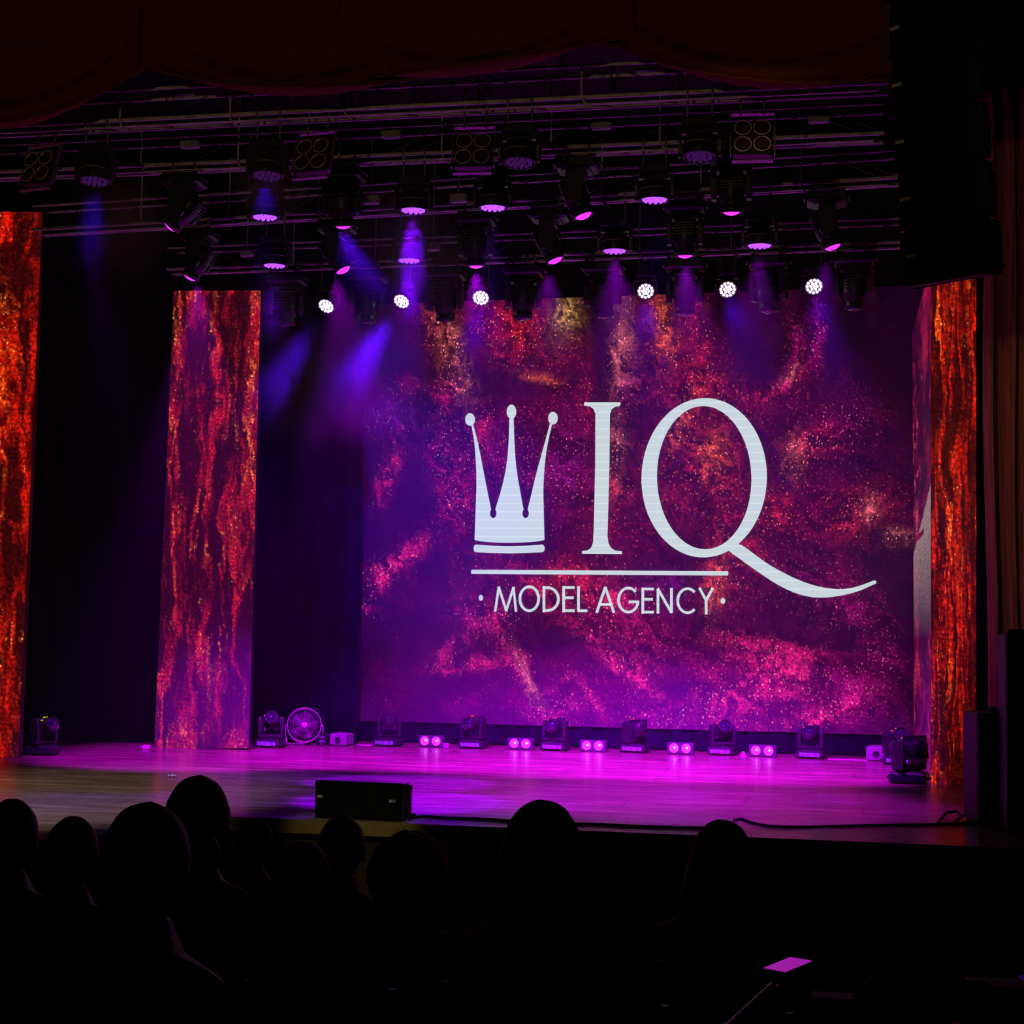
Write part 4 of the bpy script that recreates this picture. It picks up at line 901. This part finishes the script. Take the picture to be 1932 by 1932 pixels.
def garment():
    """dark top following the torso, shoulders and upper arms, ends at the neckline and hem"""
    G = MB(); n = 28; R = []
    for z, rx, ry, yo in ((.50, .20, .155, 0), (.60, .185, .145, -.005), (.72, .175, .135, -.01), (.84, .195, .138, -.02), (.92, .215, .125, -.02), (.975, .20, .10, -.015), (1.005, .135, .085, -.01), (1.03, .075, .072, 0), (1.045, .068, .068, .003)):
        R.append([(rx*math.cos(2*math.pi*i/n)*(1+.015*math.sin(6*i)), ry*math.sin(2*math.pi*i/n)+yo, z) for i in range(n)])
    G.loft(R, True)
    for s in (-1, 1):
        G.loft([[(c[0]+r_*math.cos(2*math.pi*i/14), c[1]+r_*math.sin(2*math.pi*i/14)*.95, c[2]+(.3*r_*math.sin(2*math.pi*i/14) if q else .0)) for i in range(14)] for c, r_, q in (((s*.17, -.015, .985), .045, 0), ((s*.19, -.015, .955), .072, 0), ((s*.21, -.005, .85), .062, 0), ((s*.238, .02, .72), .056, 0), ((s*.232, .06, .67), .054, 1), ((s*.19, .16, .63), .045, 1), ((s*.14, .25, .605), .036, 1))], True)
    me = G.mesh('top'); me.materials.append(M['cloth']); return me
def trousers():
    G = MB()
    for s in (-1, 1):
        G.loft([[(c[0]+r_*math.cos(2*math.pi*i/16), c[1]+(r_*math.sin(2*math.pi*i/16) if q else 0)*1.0, c[2]+(0 if q else r_*math.sin(2*math.pi*i/16))) for i in range(16)] for c, r_, q in (((s*.09, -.10, .535), .105, 0), ((s*.10, .06, .53), .108, 0), ((s*.13, .38, .515), .085, 0), ((s*.14, .47, .50), .078, 0))], True)
        G.loft([[(c[0]+r_*math.cos(2*math.pi*i/16), c[1]+r_*math.sin(2*math.pi*i/16), c[2]) for i in range(16)] for c, r_ in (((s*.14, .46, .52), .078), ((s*.14, .47, .35), .068), ((s*.14, .47, .12), .062))], True)
    me = G.mesh('trousers'); me.materials.append(M['cloth']); return me
GM, TM = garment(), trousers()
def make_seat():
    r = empty('theatre_seat')
    MB().box((0, .02, .42), (.50, .44, .10), ch=.03).build('seat_cushion', M['seat'], r)
    bk = MB()
    Rg = []
    for z, w_, y_, d_ in ((.36, .46, -.20, .08), (.60, .49, -.23, .09), (.80, .48, -.27, .08), (.90, .42, -.29, .06), (.94, .30, -.30, .03)):
        Rg.append([(w_/2*math.copysign(abs(math.cos(2*math.pi*i/20))**.5, math.cos(2*math.pi*i/20)), y_+d_/2*math.copysign(abs(math.sin(2*math.pi*i/20))**.6, math.sin(2*math.pi*i/20)), z) for i in range(20)])
    bk.loft(Rg, True); bk.build('backrest', M['seat'], r)
    sh = MB().loft([[(x*(.97-.25*max(0, z-.8)/.14), y_-.045-.0, z) for x, y_ in ((-.24, -.20-.06*(z-.3)), (.24, -.20-.06*(z-.3)), (.24, -.215-.06*(z-.3)), (-.24, -.215-.06*(z-.3)))] for z in (.32, .6, .85, .93)], False)
    sh.build('back_shell', M['seat_shell'], r)
    for sx in (-1, 1):
        MB().box((sx*.275, -.0, .62), (.045, .36, .035), ch=.008).build('armrest', M['seat_shell'], r)
        MB().box((sx*.275, -.02, .30), (.025, .30, .60)).box((sx*.275, -.02, .01), (.05, .34, .02)).build('side_support', M['black_metal'], r)
    return r
SEAT = make_seat(); sused = [False]
def seat_at(x, y, label, group=None, z=None):
    r = dup(SEAT) if sused[0] else SEAT; sused[0] = True
    r.location = (x, y, rake(y)+.0 if z is None else z); tag(r, label, 'seat', group); return r
ppl = [(18, 1508, 5.0, 'short', 'dark-haired person at the left edge, only the round head above the seats', 'person'),
       (135, 1541, 5.0, 'short', 'person with a small dark head second from the left edge', 'person'),
       (272, 1515, 2.95, 'bald', 'person with the large round head nearest the camera', 'person'),
       (372, 1464, 4.6, 'bun', 'person with tall dark hair and a low bun, highest head in the audience', 'person'),
       (480, 1552, 8.2, 'short', 'distant person in a dark blue cap at the foot of the stage', 'person'),
       (645, 1538, 5.7, 'short', 'person in front of the lying speaker with short dark hair', 'person'),
       (772, 1567, 5.5, 'afro', 'person with a big fluffy head of curly hair below the lying speaker', 'person'),
       (1022, 1509, 4.0, 'long', 'person with long straight hair centred below the big screen', 'person'),
       (1362, 1546, 5.1, 'long', 'person with long hair alone at the right of the audience', 'person'),
       (570, 1588, 5.0, 'long', 'low seated person left of the curly-haired head', 'person')]
top_h = {'short': 1.314, 'long': 1.322, 'afro': 1.378, 'bun': 1.317, 'bald': 1.312}
for px, py, dist, hk, lb, ct in ppl:
    d = ray(px, py); P = Vector(CAM+d/F*dist*1.0)
    z0 = rake(P.y); sc = (P.z-z0)/top_h[hk]
    r = empty('person', (P.x, P.y, z0), (0, 0, math.radians(random.uniform(-8, 12)))); tag(r, lb, 'person', 'audience in front of the stage')
    scz = max(.86, min(1.12, sc)); r.scale = (scz, scz, sc) if abs(sc-scz) < .06 else (scz, scz, scz)
    if abs(sc-scz) >= .06: r.location.z = P.z-scz*top_h[hk]
    for nm, me in (('body', PM), ('hair', HM[hk]), ('shirt', GM), ('trousers', TM)):
        o = bpy.data.objects.new(nm, me); COL.objects.link(o); o.parent = r
    if 'cap' in lb:
        o = MB().lathe([(.094, -.01), (.096, .03), (.085, .08), (.05, .115), (.01, .125)], 20, M=T(0, .012, 1.205)).build('cap', M['capcloth'], r)
    zz = r.location.z
    s_ = seat_at(P.x, P.y-.02*0, 'dark theatre seat of the '+' '.join(lb.split(',')[0].split()[:9]), 'occupied theatre seats', z=zz+(scz-1)*.47)
print('people ok')
# empty seats of the dark rows
for y_, xs in ((-9.55, (3.1, 3.7, 4.3, 4.9)), (-8.3, (4.5, 5.1))):
    for x_ in xs:
        seat_at(x_, y_, 'empty dark theatre seat at lower right, %s' % {3.1: 'left of three others in the nearest row', 3.7: 'second in the nearest row', 4.3: 'with the glowing phone on its back', 4.9: 'right of the seat with the phone', 4.5: 'one row ahead of the phone', 5.1: 'last on the right, one row ahead'}[x_], 'empty theatre seats')
# phone or program lit magenta, held low at the right; slanting bar built for the glint of a seat edge; step box
P = aty(1487, 1824, -9.70)
ph = empty('phone', P, (math.radians(5), 0, math.radians(-32))); tag(ph, 'phone lit magenta, glowing in the dark rows at lower right', 'phone')
MB().box((0, 0, 0), (.062, .115, .009), ch=.002).build('case', M['black_metal'], ph); 
M['phone'] = mat('phone_screen', (.1, .05, .1), .3, emis=(.42, .01, .45), es=.75)
MB().box((0, 0, .0052), (.056, .105, .001)).build('display', M['phone'], ph)
hr = empty('glint_bar', (0, 0, 0)); tag(hr, 'thin slanting metal bar for the glint of a seat edge at lower right', 'glint_bar')
A_, B_, C_ = aty(1378, 1932, -10.5), aty(1458, 1858, -10.2), aty(1300, 2010, -10.8)
MB().tube([C_, A_, B_], .006, 8).build('thin_bar', M['grey_metal'], hr)
for q in (A_, B_): MB().cyl((q.x, q.y, rake(q.y)), q, .014, n=8).build('post', M['black_metal'], hr)
st_ = empty('step_block', (0, 0, 0)); tag(st_, 'dark brown wooden step block in the bottom right corner', 'steps')
q0 = aty(1826, 1930, -6.0); q1 = aty(1929, 1850, -5.5)
MB().box((q0.x+.7, -5.95, q0.z+.0), (1.4, .2, .34), ch=.01).build('lower_step', M['wood_front'], st_)
MB().box((q1.x+.6, -5.45, q1.z-.45), (1.2, .2, .9), ch=.01).build('upper_step', M['wood_front'], st_)
lw = aty(1525, 1895, -6.2); rw = aty(1822, 1912, -6.2)
tag(MB().box(((lw.x+rw.x)/2, -6.1, lw.z-.25), (rw.x-lw.x, .08, .5), ch=.008).box(((lw.x+rw.x)/2, -6.1, lw.z+.012), (rw.x-lw.x, .12, .025)).build('low_barrier', M['wood_front']), 'low brown barrier wall along the bottom right, left of the step block', 'barrier')
# ------------------------------------------------------------------ haze
def haze():
    m, nt, N, L, b = newmat('stage_haze'); N.remove(b)
    out = N['Material Output']; v = N.new('ShaderNodeVolumeScatter'); v.inputs['Density'].default_value = .0035; v.inputs['Anisotropy'].default_value = .35; v.inputs['Color'].default_value = (1, 1, 1, 1)
    L.new(v.outputs[0], out.inputs['Volume'])
    o = MB().box((-.2, 5.55, 4.35), (13.4, 10.6, 8.68)).build('haze', m); return tag(o, 'thin haze hanging in the air over the stage', 'haze', kind='stuff')
haze()
def plume(c, r3, dens, label, nz=1.6):
    m, nt, N, L, b = newmat('haze_plume'); N.remove(b); out = N['Material Output']
    tc = N.new('ShaderNodeTexCoord'); ln = N.new('ShaderNodeVectorMath'); ln.operation = 'LENGTH'; L.new(tc.outputs['Object'], ln.inputs[0])
    fo = N.new('ShaderNodeMapRange'); fo.interpolation_type = 'SMOOTHSTEP'; fo.inputs[1].default_value = 1.0; fo.inputs[2].default_value = .1; fo.inputs[3].default_value = 0; fo.inputs[4].default_value = dens; L.new(ln.outputs['Value'], fo.inputs[0])
    n_ = N.new('ShaderNodeTexNoise'); n_.inputs['Scale'].default_value = nz; n_.inputs['Detail'].default_value = 2; L.new(tc.outputs['Object'], n_.inputs['Vector'])
    nr = N.new('ShaderNodeMapRange'); nr.inputs[1].default_value = .35; nr.inputs[2].default_value = .65; nr.inputs[3].default_value = .25; nr.inputs[4].default_value = 1.3; L.new(n_.outputs['Fac'], nr.inputs[0])
    mu = N.new('ShaderNodeMath'); mu.operation = 'MULTIPLY'; L.new(fo.outputs[0], mu.inputs[0]); L.new(nr.outputs[0], mu.inputs[1])
    v = N.new('ShaderNodeVolumeScatter'); v.inputs['Anisotropy'].default_value = .3; L.new(mu.outputs[0], v.inputs['Density']); L.new(v.outputs[0], out.inputs['Volume'])
    o = MB().sph((0, 0, 0), 1.0, 20, 12).build('haze_plume', m, None, c); o.scale = r3
    return tag(o, label, 'haze', kind='stuff')
plume(aty(775, 455, 2.7), (.75, 2.0, .95), .30, 'wisp of haze lit violet under the strong beam lamps')
plume(aty(512, 345, .5), (.5, .6, .45), .9, 'small wisp of haze lit blue beside the second blinder')
plume(aty(228, 420, .6), (.6, .7, .7), .8, 'wisp of haze lit blue at the upper left of the stage')
plume(aty(515, 560, 3.8), (.5, .8, .6), .12, 'wisp of haze under the leftmost wash lamps')
plume(aty(550, 720, 5.2), (.8, 1.0, 1.1), .24, 'wisp of haze left of the big screen in the first beam')
plume(aty(690, 690, 5.35), (.9, .65, 1.1), .38, 'wisp of haze in the second beam before the big screen')
plume(aty(845, 1180, 8.4), (1.3, 1.2, 1.9), .075, 'cloud of haze drifting before the lower left of the big screen')
plume(Vector((1.6, 5.75, 5.25)), (4.6, .5, .75), .045, 'long wisp of haze under the rear row of bright lamps')
plume(aty(760, 800, 8.9), (1.3, .8, 1.6), .16, 'violet lit haze drifting before the upper left of the big screen')
